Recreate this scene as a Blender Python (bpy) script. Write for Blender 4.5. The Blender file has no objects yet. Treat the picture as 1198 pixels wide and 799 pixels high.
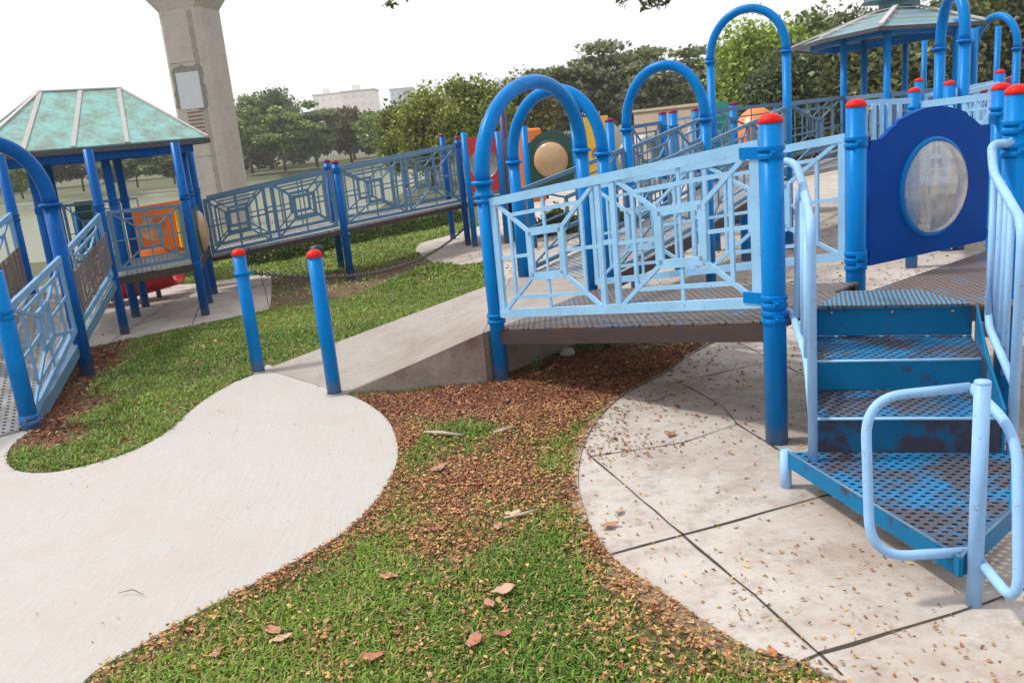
import bpy, math, random
import numpy as np
from mathutils import Vector, Matrix
random.seed(7); rng=np.random.default_rng(7)
sc=bpy.context.scene; COL=sc.collection
# ------------------------------------------------------------------ camera model (photo 1198x799, focal length 1000 px, eye height 1.65 m)
FX=1000.; CX,CY=599.,399.5; H=1.65
d=Vector((388.,4068.,FX)).normalized(); U=-d
Fw=Vector((0,0,1)); Yw=(Fw-U*Fw.dot(U)).normalized(); Xw=Yw.cross(U)
Xw=Vector((Yw.y*U.z-Yw.z*U.y, Yw.z*U.x-Yw.x*U.z, Yw.x*U.y-Yw.y*U.x))
R=Matrix((Xw,Yw,U)); C0=Vector((0,0,H))
def ray(u,v): return R@Vector((u-CX,v-CY,FX))
def G(u,v,z=0.):
    r=ray(u,v); return C0+r*((z-H)/r.z)
def WD(u,v,dep): return C0+ray(u,v)*(dep/FX)
def hor(u): return 154-.0954*(u-599)
def ZV(p,v):                                   # height on the plumb line through p that shows at row v
    lo,hi=-2.,9.
    for _ in range(50):
        m=(lo+hi)/2; c=R.transposed()@(Vector((p[0],p[1],m))-C0)
        if CY+FX*c.y/c.z>v: lo=m
        else: hi=m
    return lo
cam=bpy.data.cameras.new('camera'); co=bpy.data.objects.new('camera',cam); COL.objects.link(co)
cam.sensor_width=36; cam.lens=FX/1198*36; cam.clip_end=3000; cam.clip_start=.05
xc=R@Vector((1,0,0)); yc=R@Vector((0,-1,0)); zc=R@Vector((0,0,-1))
co.matrix_world=Matrix(((xc.x,yc.x,zc.x,0),(xc.y,yc.y,zc.y,0),(xc.z,yc.z,zc.z,H),(0,0,0,1)))
sc.camera=co
# ------------------------------------------------------------------ materials
def nodes(name):
    m=bpy.data.materials.new(name); m.use_nodes=True; nt=m.node_tree; b=nt.nodes['Principled BSDF']; return m,nt,b
def N(nt,t,**k):
    n=nt.nodes.new(t)
    for a,v in k.items():
        if a in n.inputs: n.inputs[a].default_value=v
        else: setattr(n,a,v)
    return n
def coord(nt,scale=1.,rot=0.,sv=None):
    t=N(nt,'ShaderNodeTexCoord'); g=N(nt,'ShaderNodeNewGeometry'); mp=N(nt,'ShaderNodeMapping')
    mp.inputs['Scale'].default_value=sv or (scale,)*3; mp.inputs['Rotation'].default_value=(0,0,rot)
    nt.links.new(g.outputs['Position'],mp.inputs['Vector']); return mp.outputs[0]
def noise(nt,vec,scale,detail=4,rough=.6):
    n=N(nt,'ShaderNodeTexNoise'); n.inputs['Scale'].default_value=scale; n.inputs['Detail'].default_value=detail; n.inputs['Roughness'].default_value=rough
    nt.links.new(vec,n.inputs['Vector']); return n.outputs[0]
def ramp(nt,val,a,b,ca=(0,0,0,1),cb=(1,1,1,1)):
    r=N(nt,'ShaderNodeValToRGB'); e=r.color_ramp.elements; e[0].position=a; e[1].position=b; e[0].color=ca; e[1].color=cb
    nt.links.new(val,r.inputs[0]); return r.outputs[0]
def mix(nt,fac,a,b):
    m=N(nt,'ShaderNodeMix',data_type='RGBA')
    for s,v in ((0,fac),(6,a),(7,b)):
        if hasattr(v,'links') or hasattr(v,'is_output'): nt.links.new(v,m.inputs[s])
        else: m.inputs[s].default_value=v if s==0 else (tuple(v)+(1,))[:4]
    return m.outputs[2]
def math_(nt,op,a,b=0.,c=0.):
    m=N(nt,'ShaderNodeMath',operation=op)
    for i,v in enumerate((a,b,c)):
        if hasattr(v,'is_output'): nt.links.new(v,m.inputs[i])
        else: m.inputs[i].default_value=v
    return m.outputs[0]
def bump(nt,b,val,st=.3,dist=.01):
    n=N(nt,'ShaderNodeBump'); n.inputs['Strength'].default_value=st; n.inputs['Distance'].default_value=dist
    nt.links.new(val,n.inputs['Height']); nt.links.new(n.outputs[0],b.inputs['Normal'])
def paint(name,col,rough=.35,worn=(.12,.09,.08),amt=.5,edge=.62,scale=9,low=False,spec=.3):
    m,nt,b=nodes(name); v=coord(nt)
    n1=noise(nt,v,scale,6,.7); f=ramp(nt,n1,edge,edge+.08); 
    n2=noise(nt,v,4.5,5,.7); base=mix(nt,n2,tuple(c*.62 for c in col),tuple(min(1,c*1.3) for c in col))
    n3=noise(nt,v,60,3); base=mix(nt,math_(nt,'MULTIPLY',n3,.12),base,tuple(min(1,c*1.5) for c in col))
    c=mix(nt,math_(nt,'MULTIPLY',f,amt),base,worn)
    n4=noise(nt,v,38,4,.75); c=mix(nt,math_(nt,'MULTIPLY',ramp(nt,n4,.64,.67),.7),c,worn)
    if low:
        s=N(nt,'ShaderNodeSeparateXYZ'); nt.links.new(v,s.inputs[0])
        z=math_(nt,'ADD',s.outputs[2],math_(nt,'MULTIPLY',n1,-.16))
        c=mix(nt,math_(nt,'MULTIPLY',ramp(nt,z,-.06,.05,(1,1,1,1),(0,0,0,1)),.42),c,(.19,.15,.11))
    nt.links.new(c,b.inputs['Base Color'])
    nt.links.new(math_(nt,'ADD',math_(nt,'MULTIPLY',n2,.25),rough-.1),b.inputs['Roughness'])
    b.inputs['Specular IOR Level'].default_value=spec; mx=max(col); b.inputs['Specular Tint'].default_value=tuple(.15+.85*c/mx for c in col)+(1,)
    bump(nt,b,n3,.06,.004); return m
def plain(name,col,rough=.6,nz=.25,scale=6,bmp=.1,**kw):
    m,nt,b=nodes(name); v=coord(nt); n=noise(nt,v,scale,5,.65)
    c=mix(nt,n,tuple(x*(1-nz) for x in col),tuple(min(1,x*(1+nz)) for x in col)); nt.links.new(c,b.inputs['Base Color'])
    b.inputs['Roughness'].default_value=rough; bump(nt,b,n,bmp,.01)
    for k,x in kw.items(): b.inputs[k.replace('_',' ')].default_value=x
    return m
def attr_mat(name,rough=.6,trans=.0):
    m,nt,b=nodes(name); a=N(nt,'ShaderNodeAttribute',attribute_name='tint'); nt.links.new(a.outputs['Color'],b.inputs['Base Color'])
    b.inputs['Roughness'].default_value=rough; b.inputs['Specular IOR Level'].default_value=.25
    if trans:
        t=N(nt,'ShaderNodeBsdfTranslucent'); nt.links.new(a.outputs['Color'],t.inputs[0]); ms=N(nt,'ShaderNodeMixShader'); ms.inputs[0].default_value=trans
        nt.links.new(b.outputs[0],ms.inputs[1]); nt.links.new(t.outputs[0],ms.inputs[2]); nt.links.new(ms.outputs[0],nt.nodes['Material Output'].inputs[0])
    return m
def perforated(name,paintc,dirt,amt,px=.05,py=.035,rx=.011,ry=.009,rot=0.,sgn=1,stripes=False):
    m,nt,b=nodes(name); v=coord(nt,1,rot); s=N(nt,'ShaderNodeSeparateXYZ'); nt.links.new(v,s.inputs[0])
    yy=math_(nt,'DIVIDE',s.outputs[1],py); row=math_(nt,'FLOOR',yy); fy=math_(nt,'SUBTRACT',math_(nt,'FRACT',yy),.5)
    off=math_(nt,'MULTIPLY',math_(nt,'MODULO',math_(nt,'ABSOLUTE',row),2.),.5)
    fx=math_(nt,'SUBTRACT',math_(nt,'FRACT',math_(nt,'ADD',math_(nt,'DIVIDE',s.outputs[0],px),off)),.5)
    q=math_(nt,'ADD',math_(nt,'POWER',math_(nt,'DIVIDE',fx,rx/px),2.),math_(nt,'POWER',math_(nt,'DIVIDE',fy,ry/py),2.))
    n1=noise(nt,v,4.5,6,.7); n2=noise(nt,v,70,2)
    f=ramp(nt,math_(nt,'ADD',n1,math_(nt,'MULTIPLY',n2,.12)),amt-.07,amt+.07)
    c=mix(nt,f,paintc,mix(nt,n2,dirt,tuple(x*1.7 for x in dirt)))
    nt.links.new(c,b.inputs['Base Color']); b.inputs['Roughness'].default_value=.5
    nt.links.new(math_(nt,'GREATER_THAN',q,1.),b.inputs['Alpha'])
    rim=ramp(nt,q,1.,2.6,(1,1,1,1),(0,0,0,1)); bump(nt,b,math_(nt,'ADD',rim,math_(nt,'MULTIPLY',n2,.2)),.6,.004); return m
M={}
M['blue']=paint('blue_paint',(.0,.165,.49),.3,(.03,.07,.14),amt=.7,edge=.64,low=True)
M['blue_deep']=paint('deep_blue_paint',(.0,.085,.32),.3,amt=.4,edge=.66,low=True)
M['light']=paint('light_blue_paint',(.27,.50,.74),.42,(.2,.14,.12),.5,.66,18)
M['pale']=paint('pale_blue_paint',(.27,.47,.76),.38,(.2,.12,.1),.6,.66,22)
M['slate']=paint('weathered_slate_blue_paint',(.10,.19,.29),.5,(.22,.22,.23),.5,.58,14)
M['panel']=paint('royal_blue_plastic',(.0,.052,.29),.5,(.0,.07,.3),.25,.7,6,spec=.12)
M['red']=paint('red_cap_plastic',(.58,.015,.012),.4,(.22,.07,.05),.6,.60,14)
M['stair']=paint('stair_blue_paint',(.004,.14,.31),.45,(.05,.035,.035),.85,.58,7)
M['stairdirty']=paint('grimy_stair_paint',(.008,.09,.20),.55,(.045,.03,.035),.9,.46,5)
M['capdark']=paint('dark_cap_plastic',(.16,.01,.05),.4,(.05,.02,.05),.5,.6,20)
M['steelblue']=paint('faded_steel_blue_paint',(.16,.31,.50),.5,(.2,.2,.22),.6,.58,14)
M['beam']=plain('brown_rusty_beam',(.040,.024,.022),.6,.5,9)
M['rustmesh']=perforated('rusty_mesh_sheet',(.20,.14,.11),(.13,.085,.07),.5,px=.04,py=.04,rx=.012,ry=.012)
M['deck']=perforated('perforated_worn_deck',(.05,.17,.33),(.10,.075,.065),.44,rot=.7,px=.045,py=.03,rx=.008,ry=.007)
M['deckgrey']=perforated('perforated_grey_deck',(.16,.22,.30),(.22,.21,.20),.5,rot=.25,px=.06,py=.04,rx=.013,ry=.01)
M['tread']=perforated('perforated_tread',(.008,.15,.34),(.045,.045,.06),.54,rot=.22,px=.046,py=.029,rx=.0108,ry=.0075)
m,nt,b=nodes('ribbed_blue_plate'); v=coord(nt,1,.35); wv_=N(nt,'ShaderNodeTexWave'); wv_.inputs['Scale'].default_value=14; wv_.inputs['Distortion'].default_value=1.2; wv_.inputs['Detail'].default_value=2; nt.links.new(v,wv_.inputs[0])
n1=noise(nt,v,9,4); c=mix(nt,ramp(nt,wv_.outputs[1],.35,.65),(.09,.07,.065),mix(nt,n1,(.02,.18,.36),(.10,.26,.40))); nt.links.new(c,b.inputs['Base Color']); b.inputs['Roughness'].default_value=.5; bump(nt,b,wv_.outputs[1],.4,.004); M['ribbed']=m
M['orange']=plain('orange_plastic',(.80,.19,.02),.35,.12,5)
M['yellow']=plain('yellow_plastic',(.85,.50,.02),.35,.12,5)
M['redplastic']=plain('red_plastic',(.50,.012,.015),.35,.12,5)
M['green']=plain('dark_green_plastic',(.006,.055,.04),.4,.2,5)
M['teal']=plain('teal_green_plastic',(.02,.30,.22),.4,.15,5)
M['purple']=plain('dark_purple_paint',(.03,.015,.10),.4,.15,5)
M['maroon']=plain('maroon_plastic',(.25,.01,.08),.4,.15,5)
M['black']=plain('black_rubber',(.015,.015,.017),.5,.2,5)
M['steel']=plain('dull_steel',(.35,.35,.34),.4,.2,30,Metallic=.7)
M['chain']=plain('rusty_chain_steel',(.10,.09,.085),.5,.3,30,Metallic=.6)
M['bark']=plain('bark',(.12,.09,.07),.9,.4,12,.4)
M['stone']=plain('pale_stone',(.45,.42,.38),.9,.2,14,.4)
M['twig']=plain('pale_dry_twig',(.42,.34,.27),.9,.25,30,.3)
# scratched bubble window
m,nt,b=nodes('scratched_clear_dome'); v=coord(nt); n=noise(nt,v,7,5,.7); n2=noise(nt,v,90,2)
nt.links.new(mix(nt,n,(.36,.32,.30),(.62,.58,.52)),b.inputs['Base Color']); b.inputs['Roughness'].default_value=.06
b.inputs['Transmission Weight'].default_value=.25; b.inputs['IOR'].default_value=1.3
nt.links.new(ramp(nt,n,.3,.75,(.62,)*3+(1,),(.93,)*3+(1,)),b.inputs['Alpha']); bump(nt,b,n2,.05,.003); M['dome']=m
m,nt,b=nodes('amber_dome'); v=coord(nt); n=noise(nt,v,7,5,.7)
nt.links.new(mix(nt,n,(.34,.20,.10),(.62,.42,.25)),b.inputs['Base Color']); b.inputs['Roughness'].default_value=.15; b.inputs['Alpha'].default_value=.9; M['amber']=m
# roof sheets
m,nt,b=nodes('translucent_green_roof'); v=coord(nt); n=noise(nt,v,5,6,.75); n2=noise(nt,v,30,4)
c=mix(nt,n2,(.24,.56,.53),(.44,.72,.68)); c=mix(nt,ramp(nt,n,.42,.72),c,(.27,.25,.18)); nt.links.new(c,b.inputs['Base Color']); b.inputs['Roughness'].default_value=.5
t=N(nt,'ShaderNodeBsdfTranslucent'); nt.links.new(c,t.inputs[0]); ms=N(nt,'ShaderNodeMixShader'); ms.inputs[0].default_value=.35
nt.links.new(b.outputs[0],ms.inputs[1]); nt.links.new(t.outputs[0],ms.inputs[2]); nt.links.new(ms.outputs[0],nt.nodes['Material Output'].inputs[0]); M['roofgreen']=m
m,nt,b=nodes('blue_grey_ribbed_roof'); v=coord(nt); n=noise(nt,v,3,5,.7)
nt.links.new(mix(nt,n,(.09,.20,.25),(.17,.30,.34)),b.inputs['Base Color']); b.inputs['Roughness'].default_value=.5; M['roofblue']=m
M['seam']=plain('grey_roof_strip',(.42,.40,.38),.7,.3,30)
M['gutter']=plain('dark_eave_strip',(.05,.045,.05),.6,.3,12)
# concrete
def concrete(name,ca,cb,broom=None,stain=(.30,.24,.18),samt=.45,rot=0.,dark=(.2,.17,.15)):
    m,nt,b=nodes(name); v=coord(nt); n1=noise(nt,v,1.1,6,.7); n2=noise(nt,v,35,5,.75); n3=noise(nt,v,3.7,8,.8); n5=noise(nt,v,14,6,.8)
    c=mix(nt,n2,ca,cb); c=mix(nt,math_(nt,'MULTIPLY',ramp(nt,n1,.45,.72),samt),c,stain)
    c=mix(nt,math_(nt,'MULTIPLY',ramp(nt,n3,.50,.70),samt*.75),c,dark); c=mix(nt,math_(nt,'MULTIPLY',ramp(nt,n5,.52,.75),samt*.55),c,dark); h=n2
    if broom:
        vb=coord(nt,1,rot,(broom,1.3,1)); nb=noise(nt,vb,3.,3,.6); c=mix(nt,math_(nt,'MULTIPLY',ramp(nt,nb,.42,.6),.14),c,(.25,.22,.2)); h=math_(nt,'ADD',math_(nt,'MULTIPLY',nb,1.5),n2)
    nt.links.new(c,b.inputs['Base Color']); b.inputs['Roughness'].default_value=.9; bump(nt,b,h,.35,.006); return m
M['path']=concrete('broomed_concrete',(.36,.34,.325),(.48,.46,.445),40,(.38,.32,.27),.5,rot=.75,dark=(.42,.38,.34))
M['pad']=concrete('old_pad_concrete',(.34,.30,.27),(.55,.51,.47),None,(.30,.225,.18),.95,dark=(.20,.145,.12))
M['rampc']=concrete('ramp_concrete',(.22,.19,.17),(.42,.385,.35),22,(.20,.16,.135),.95,rot=.2)
M['wallc']=concrete('stained_wall_concrete',(.24,.20,.175),(.44,.39,.35),None,(.16,.09,.07),.9,dark=(.08,.05,.045))
M['pier']=concrete('pier_concrete',(.38,.34,.31),(.50,.455,.415),None,(.36,.30,.27),.7,dark=(.3,.25,.22))
M['tan']=concrete('tan_wall_concrete',(.40,.30,.22),(.55,.43,.33),None,(.35,.26,.2),.5)
M['joint']=plain('joint_dirt',(.05,.035,.028),.95,.4,30)
# ground soil with moss and litter tint
m,nt,b=nodes('lawn_soil'); v=coord(nt); n1=noise(nt,v,.9,5); n2=noise(nt,v,30,5,.75); n3=noise(nt,v,.12,3)
c=mix(nt,n2,(.075,.04,.022),(.17,.11,.055)); c2=mix(nt,n2,(.04,.07,.015),(.12,.16,.045)); c=mix(nt,ramp(nt,n1,.3,.6),c,c2); ab=N(nt,'ShaderNodeAttribute',attribute_name='bare'); c=mix(nt,ramp(nt,math_(nt,'ADD',ab.outputs['Fac'],math_(nt,'MULTIPLY',math_(nt,'SUBTRACT',n2,.5),.5)),.25,.6),c,mix(nt,n2,(.10,.045,.03),(.20,.11,.07)))
s=N(nt,'ShaderNodeSeparateXYZ'); nt.links.new(v,s.inputs[0]); far=ramp(nt,math_(nt,'DIVIDE',s.outputs[1],40.),.22,.4)
c=mix(nt,far,c,mix(nt,noise(nt,v,.5,6,.7),(.05,.06,.025),(.11,.115,.05)))
nt.links.new(c,b.inputs['Base Color']); b.inputs['Roughness'].default_value=.95; bump(nt,b,n2,.8,.02); M['soil']=m
m,nt,b=nodes('pond_water'); v=coord(nt); n=noise(nt,v,1.5,4); b.inputs['Base Color'].default_value=(.17,.18,.115,1); b.inputs['Roughness'].default_value=.3; b.inputs['IOR'].default_value=1.22; b.inputs['Specular IOR Level'].default_value=.25; bump(nt,b,n,.25,.05); M['water']=m
M['blade']=attr_mat('grass_blade',.55,.3); M['leaf']=attr_mat('leaf_litter',.7,.1); M['foliage']=attr_mat('foliage',.42,.3)
# ------------------------------------------------------------------ object helpers
def link(o): COL.objects.link(o); return o
def tagp(o,label=None,cat=None,group=None,kind=None):
    if label: o['label']=label
    if cat: o['category']=cat
    if group: o['group']=group
    if kind: o['kind']=kind
    return o
def empty(name,loc,label,cat,group=None):
    o=link(bpy.data.objects.new(name,None)); o.location=loc; o.empty_display_size=.1; return tagp(o,label,cat,group)
def wloc(o):
    p=Vector((0,0,0))
    while o is not None: p=p+Vector(o.location); o=o.parent
    return p
class MB:
    def __init__(s): s.v=[]; s.f=[]; s.mi=[]; s.sm=[]
    def add(s,vs,fs,smooth=False,mi=0):
        k=len(s.v); s.v+= [Vector(p) for p in vs]; s.f+=[tuple(i+k for i in f) for f in fs]; s.sm+=[smooth]*len(fs); s.mi+=[mi]*len(fs); return s
    def hexa(s,p,mi=0): return s.add(p,[(3,2,1,0),(4,5,6,7),(0,1,5,4),(1,2,6,5),(2,3,7,6),(3,0,4,7)],mi=mi)
    def bar(s,p,q,w,t,n,mi=0):           # box bar from p to q, width w across in plane, thickness t along n
        p=Vector(p);q=Vector(q);n=Vector(n).normalized(); a=(q-p).normalized(); u=a.cross(n).normalized()*w/2; n=n*t/2
        return s.hexa([p-u-n,p+u-n,p+u+n,p-u+n,q-u-n,q+u-n,q+u+n,q-u+n],mi)
    def box(s,c,sx,sy,sz,rz=0,mi=0):
        c=Vector(c);ca,sa=math.cos(rz),math.sin(rz); P=[]
        for z in(-1,1):
            for x,y in((-1,-1),(1,-1),(1,1),(-1,1)):
                X,Y=x*sx/2,y*sy/2; P.append(c+Vector((X*ca-Y*sa,X*sa+Y*ca,z*sz/2)))
        return s.hexa(P,mi)
    def tube(s,pts,r,seg=14,caps=True,mi=0):
        pts=[Vector(p) for p in pts]; n=len(pts); rs=r if isinstance(r,(list,tuple)) else [r]*n
        t0=(pts[1]-pts[0]).normalized(); u=t0.orthogonal().normalized(); vs=[];pt=t0
        for i,p in enumerate(pts):
            t=(pts[min(i+1,n-1)]-pts[max(i-1,0)]).normalized(); u=(u-t*u.dot(t)).normalized(); w=t.cross(u)
            for k in range(seg):
                a=2*math.pi*k/seg; vs.append(p+(u*math.cos(a)+w*math.sin(a))*rs[i])
        fs=[(i*seg+k,i*seg+(k+1)%seg,(i+1)*seg+(k+1)%seg,(i+1)*seg+k) for i in range(n-1) for k in range(seg)]
        s.add(vs,fs,True,mi)
        if caps:
            b=len(s.v)-n*seg; s.f+=[tuple(b+k for k in range(seg))[::-1],tuple(b+(n-1)*seg+k for k in range(seg))]; s.sm+=[False]*2; s.mi+=[mi]*2
        return s
    def lathe(s,c,prof,seg=20,axis=None,mi=0):    # profile of (radius, height)
        c=Vector(c); ax=Vector(axis or (0,0,1)).normalized(); u=ax.orthogonal().normalized(); w=ax.cross(u); vs=[]
        for r,h in prof:
            for k in range(seg):
                a=2*math.pi*k/seg; vs.append(c+ax*h+(u*math.cos(a)+w*math.sin(a))*max(r,1e-4))
        fs=[(i*seg+k,i*seg+(k+1)%seg,(i+1)*seg+(k+1)%seg,(i+1)*seg+k) for i in range(len(prof)-1) for k in range(seg)]
        return s.add(vs,fs,True,mi)
    def prism(s,poly,z0,z1,mi=0,side=None):       # z0/z1 numbers or lists
        n=len(poly); a=z0 if hasattr(z0,'__len__') else [z0]*n; b=z1 if hasattr(z1,'__len__') else [z1]*n
        area=sum(poly[i][0]*poly[(i+1)%n][1]-poly[(i+1)%n][0]*poly[i][1] for i in range(n))
        if area<0: poly=poly[::-1]; a=a[::-1]; b=b[::-1]
        vs=[(p[0],p[1],a[i]) for i,p in enumerate(poly)]+[(p[0],p[1],b[i]) for i,p in enumerate(poly)]
        k=len(s.v); s.v+=[Vector(x) for x in vs]
        s.f+=[tuple(k+i for i in range(n))[::-1],tuple(k+n+i for i in range(n))]; s.mi+=[mi]*2; s.sm+=[False]*2
        for i in range(n): s.f.append((k+i,k+(i+1)%n,k+n+(i+1)%n,k+n+i)); s.mi.append(mi if side is None else side); s.sm.append(False)
        return s
    def build(s,name,mats,parent=None,label=None,origin=None,bevel=0):
        if not isinstance(mats,(list,tuple)): mats=[mats]
        o0=wloc(parent) if parent else Vector(origin or (0,0,0))
        me=bpy.data.meshes.new(name); me.from_pydata([tuple(p-o0) for p in s.v],[],s.f)
        for mm in mats: me.materials.append(mm)
        me.polygons.foreach_set('use_smooth',s.sm); me.polygons.foreach_set('material_index',s.mi); me.update()
        o=link(bpy.data.objects.new(name,me))
        if parent: o.parent=parent
        else: o.location=o0
        if label: o['label']=label
        if bevel:
            bv=o.modifiers.new('bevel','BEVEL'); bv.width=bevel; bv.segments=2; bv.limit_method='ANGLE'
        return o
def fillet(pts,r,k=6):
    pts=[Vector(p) for p in pts]; out=[pts[0]]
    for i in range(1,len(pts)-1):
        a,b,c=pts[i-1],pts[i],pts[i+1]; d1=min(r,(a-b).length*.49); d2=min(r,(c-b).length*.49); rr=min(d1,d2)
        p=b+(a-b).normalized()*rr; q=b+(c-b).normalized()*rr
        for j in range(k+1):
            t=j/k; out.append(p*(1-t)**2+b*2*t*(1-t)+q*t*t)
    out.append(pts[-1]); return out
def spline(pts,k=8,closed=False):
    P=[Vector((p[0],p[1])) for p in pts]; n=len(P); out=[]
    for i in range(n if closed else n-1):
        if closed: a,b,c,e=P[i-1],P[i],P[(i+1)%n],P[(i+2)%n]
        else: a,b,c,e=P[max(i-1,0)],P[i],P[i+1],P[min(i+2,n-1)]
        for j in range(k):
            t=j/k; out.append(.5*((2*b)+(c-a)*t+(2*a-5*b+4*c-e)*t*t+(3*b-a-3*c+e)*t**3))
    if not closed: out.append(P[-1])
    return out
PR=.055
def post(parent,xy,top,mat='blue',cap='red',collars=(),z0=-.05,r=PR,name='post'):
    mb=MB(); prof=[(r,z0),(r,top-.035)]
    mb.tube([(xy[0],xy[1],z0),(xy[0],xy[1],top-.04 if cap else top)],r,18)
    p=mb.build(name,M[mat],parent)
    if cap:
        cb=MB().lathe((xy[0],xy[1],top-.045),[(r*1.0,.006),(r*1.05,.008),(r*1.03,.02),(r*.88,.036),(r*.5,.048),(0,.052)],18)
        cb.build('cap',M[cap],p)
    for z in collars:
        cb=MB()
        for dz in(-.019,.019):
            cb.lathe((xy[0],xy[1],z+dz),[(r,-.012),(r*1.13,-.012),(r*1.15,-.006),(r*1.15,.006),(r*1.13,.012),(r,.012)],18)
        cb.box((xy[0],xy[1]-r*1.25,z),.045,.02,.03); cb.lathe((xy[0]-.012,xy[1]-r*1.25-.01,z),[(.008,0),(.008,.008),(0,.01)],8,axis=(0,-1,0)); cb.build('collar',M[mat],p)
    return p
def railing(parent,A,B,zb,zt,modules=2,mat='light',w=.038,lw=.022,name='guardrail',inset=.06,squares=True):
    A=Vector((A[0],A[1])); B=Vector((B[0],B[1])); dv=(B-A); L=dv.length; dn=dv/L; A=A+dn*inset; B=B-dn*inset; L=(B-A).length
    n=Vector((-dn.y,dn.x,0))
    def P(s,t):
        xy=A.lerp(B,s); lo=zb[0]+(zb[1]-zb[0])*s; hi=zt[0]+(zt[1]-zt[0])*s; return Vector((xy.x,xy.y,lo+(hi-lo)*t))
    Hh=(zt[0]-zb[0]+zt[1]-zb[1])/2; mb=MB(); th=.028
    mb.bar(P(0,1),P(1,1),w,th,n); mb.bar(P(0,0),P(1,0),w,th,n)
    hw=.5*w/Hh
    for s in(.5*w/L,1-.5*w/L): mb.bar(P(s,hw),P(s,1-hw),w,th-.004,n)
    g=.055/L; fr=mb.build(name,M[mat],parent); lt=MB()
    for k in range(modules):
        s0=k/modules+(g if k else w/L*.5); s1=(k+1)/modules-(g if k<modules-1 else w/L*.5); sm=(s0+s1)/2; hs=(s1-s0)/2
        if k: lt.bar(P(s0,hw),P(s0,1-hw),lw*1.3,th-.008,n); 
        if k: lt.bar(P(s0-2*g,.52),P(s0,.52),lw,th-.012,n)
        if k<modules-1: lt.bar(P(s1,hw),P(s1,1-hw),lw*1.3,th-.008,n)
        q=.19; a=min(.19*Hh/L,hs*.5)
        def ringpt(k2,sx,ty):            # k2=0 centre square, 1 border
            return P(sm+sx*(a+(hs-a)*k2),.5+ty*(q+(.5-q)*k2))
        cs=((-1,-1),(1,-1),(1,1),(-1,1))
        for i in range(4):
            c0,c1=cs[i],cs[(i+1)%4]
            lt.bar(ringpt(0,*c0),ringpt(0,*c1),lw*1.7,th-.006,n)
            lt.bar(ringpt(.55,*c0),ringpt(.55,*c1),lw*.85,th-.014,n)
            lt.bar(ringpt(0,*c0),ringpt(.97,*c0),lw*.85,th-.011,n)
        for sx,ty in((0,1),(0,-1),(1,0),(-1,0)):
            lt.bar(ringpt(0,sx,ty),ringpt(.97,sx,ty),lw*.75,th-.017,n)
        lt.bar(ringpt(0,0,-1),ringpt(0,0,1),lw*.6,th-.018,n)
    lt.build('lattice',M[mat],fr); return fr
def arch(parentlabel,A,B,zA,zB,ringA,ringB,rise,mat='blue',r=PR,group=None,col=()):
    A=Vector((A[0],A[1],0));B=Vector((B[0],B[1],0)); root=empty('hoop_arch',(A+B)/2,parentlabel,'arch',group)
    for P_,z,rg in((A,zA,ringA),(B,zB,ringB)):
        p=MB().tube([(P_.x,P_.y,z),(P_.x,P_.y,rg)],r,18).build('post',M[mat],root)
        for zc in col:
            c=MB()
            for dz in(-.022,.022): c.lathe((P_.x,P_.y,z+zc+dz) if zc<1 else (P_.x,P_.y,zc+dz),[(r,-.016),(r*1.2,-.014),(r*1.2,.014),(r,.016)],18)
            c.build('collar',M[mat],p)
        MB().lathe((P_.x,P_.y,rg),[(r*.9,-.012),(r*1.45,-.012),(r*1.45,.012),(r*.9,.014)],20).build('flange',M[mat],root)
    c=(A+B)/2; pts=[]; 
    for i in range(33):
        a=math.pi*i/32; s=math.cos(a); base=ringA*(1+s)/2+ringB*(1-s)/2
        p=c+(A-c)*s; pts.append((p.x,p.y,base+.013+rise*math.sin(a)**.95 if 0<i<32 else base+.013))
    MB().tube(pts,r*.97,18).build('hoop',M[mat],root); return root
# ================================================================== SETTING
PONDX=lambda y:-2.6-max(0,(30-y))*.05
def lines(a,b,near,far):
    out=[a];x=a
    while x<b:
        x+=near if -9<x<9 else max(near,abs(x)*.06) if abs(x)<60 else abs(x)*.15
        out.append(min(x,b))
    return out
xs=lines(-700,-9.01,1,1)[:-1]; xs=[-v for v in lines(9,700,.3,1)][::-1]+lines(-8.7,8.7,.3,1)+lines(9,700,.3,1)[0:]
xs=sorted(set(round(v,3) for v in xs)); ys=[-6+ .35*i for i in range(80)]+[22+1.2*i for i in range(50)]+[84+ (i**1.7)*3 for i in range(40)]
ys=sorted(set(ys)); XX,YY=np.meshgrid(xs,ys)
def sst(x): x=np.clip(x,0,1); return x*x*(3-2*x)
ZZ=-1.2*sst((YY-17.2)/2.5)*sst((71-YY)/3)*sst((-3.0-XX)/2.0)
ZZ+= .35*sst((YY-71)/14)*(XX<8)
nx,ny=len(xs),len(ys); me=bpy.data.meshes.new('ground'); vs=np.stack([XX,YY,ZZ],-1).reshape(-1,3)
idx=np.arange(nx*ny).reshape(ny,nx); fs=np.stack([idx[:-1,:-1],idx[:-1,1:],idx[1:,1:],idx[1:,:-1]],-1).reshape(-1,4)
me.from_pydata(vs.tolist(),[],fs.tolist()); me.materials.append(M['soil']); me.polygons.foreach_set('use_smooth',[True]*len(me.polygons))
GME=me; tagp(link(bpy.data.objects.new('ground',me)),kind='structure')
tagp(MB().add([(-300,17,-.28),(-2,17,-.28),(-2,73,-.28),(-300,73,-.28)],[(0,1,2,3)]).build('pond_water',M['water']),kind='structure')
def gp(*a): return [tuple(G(u,v)[:2]) for u,v in a]
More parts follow.
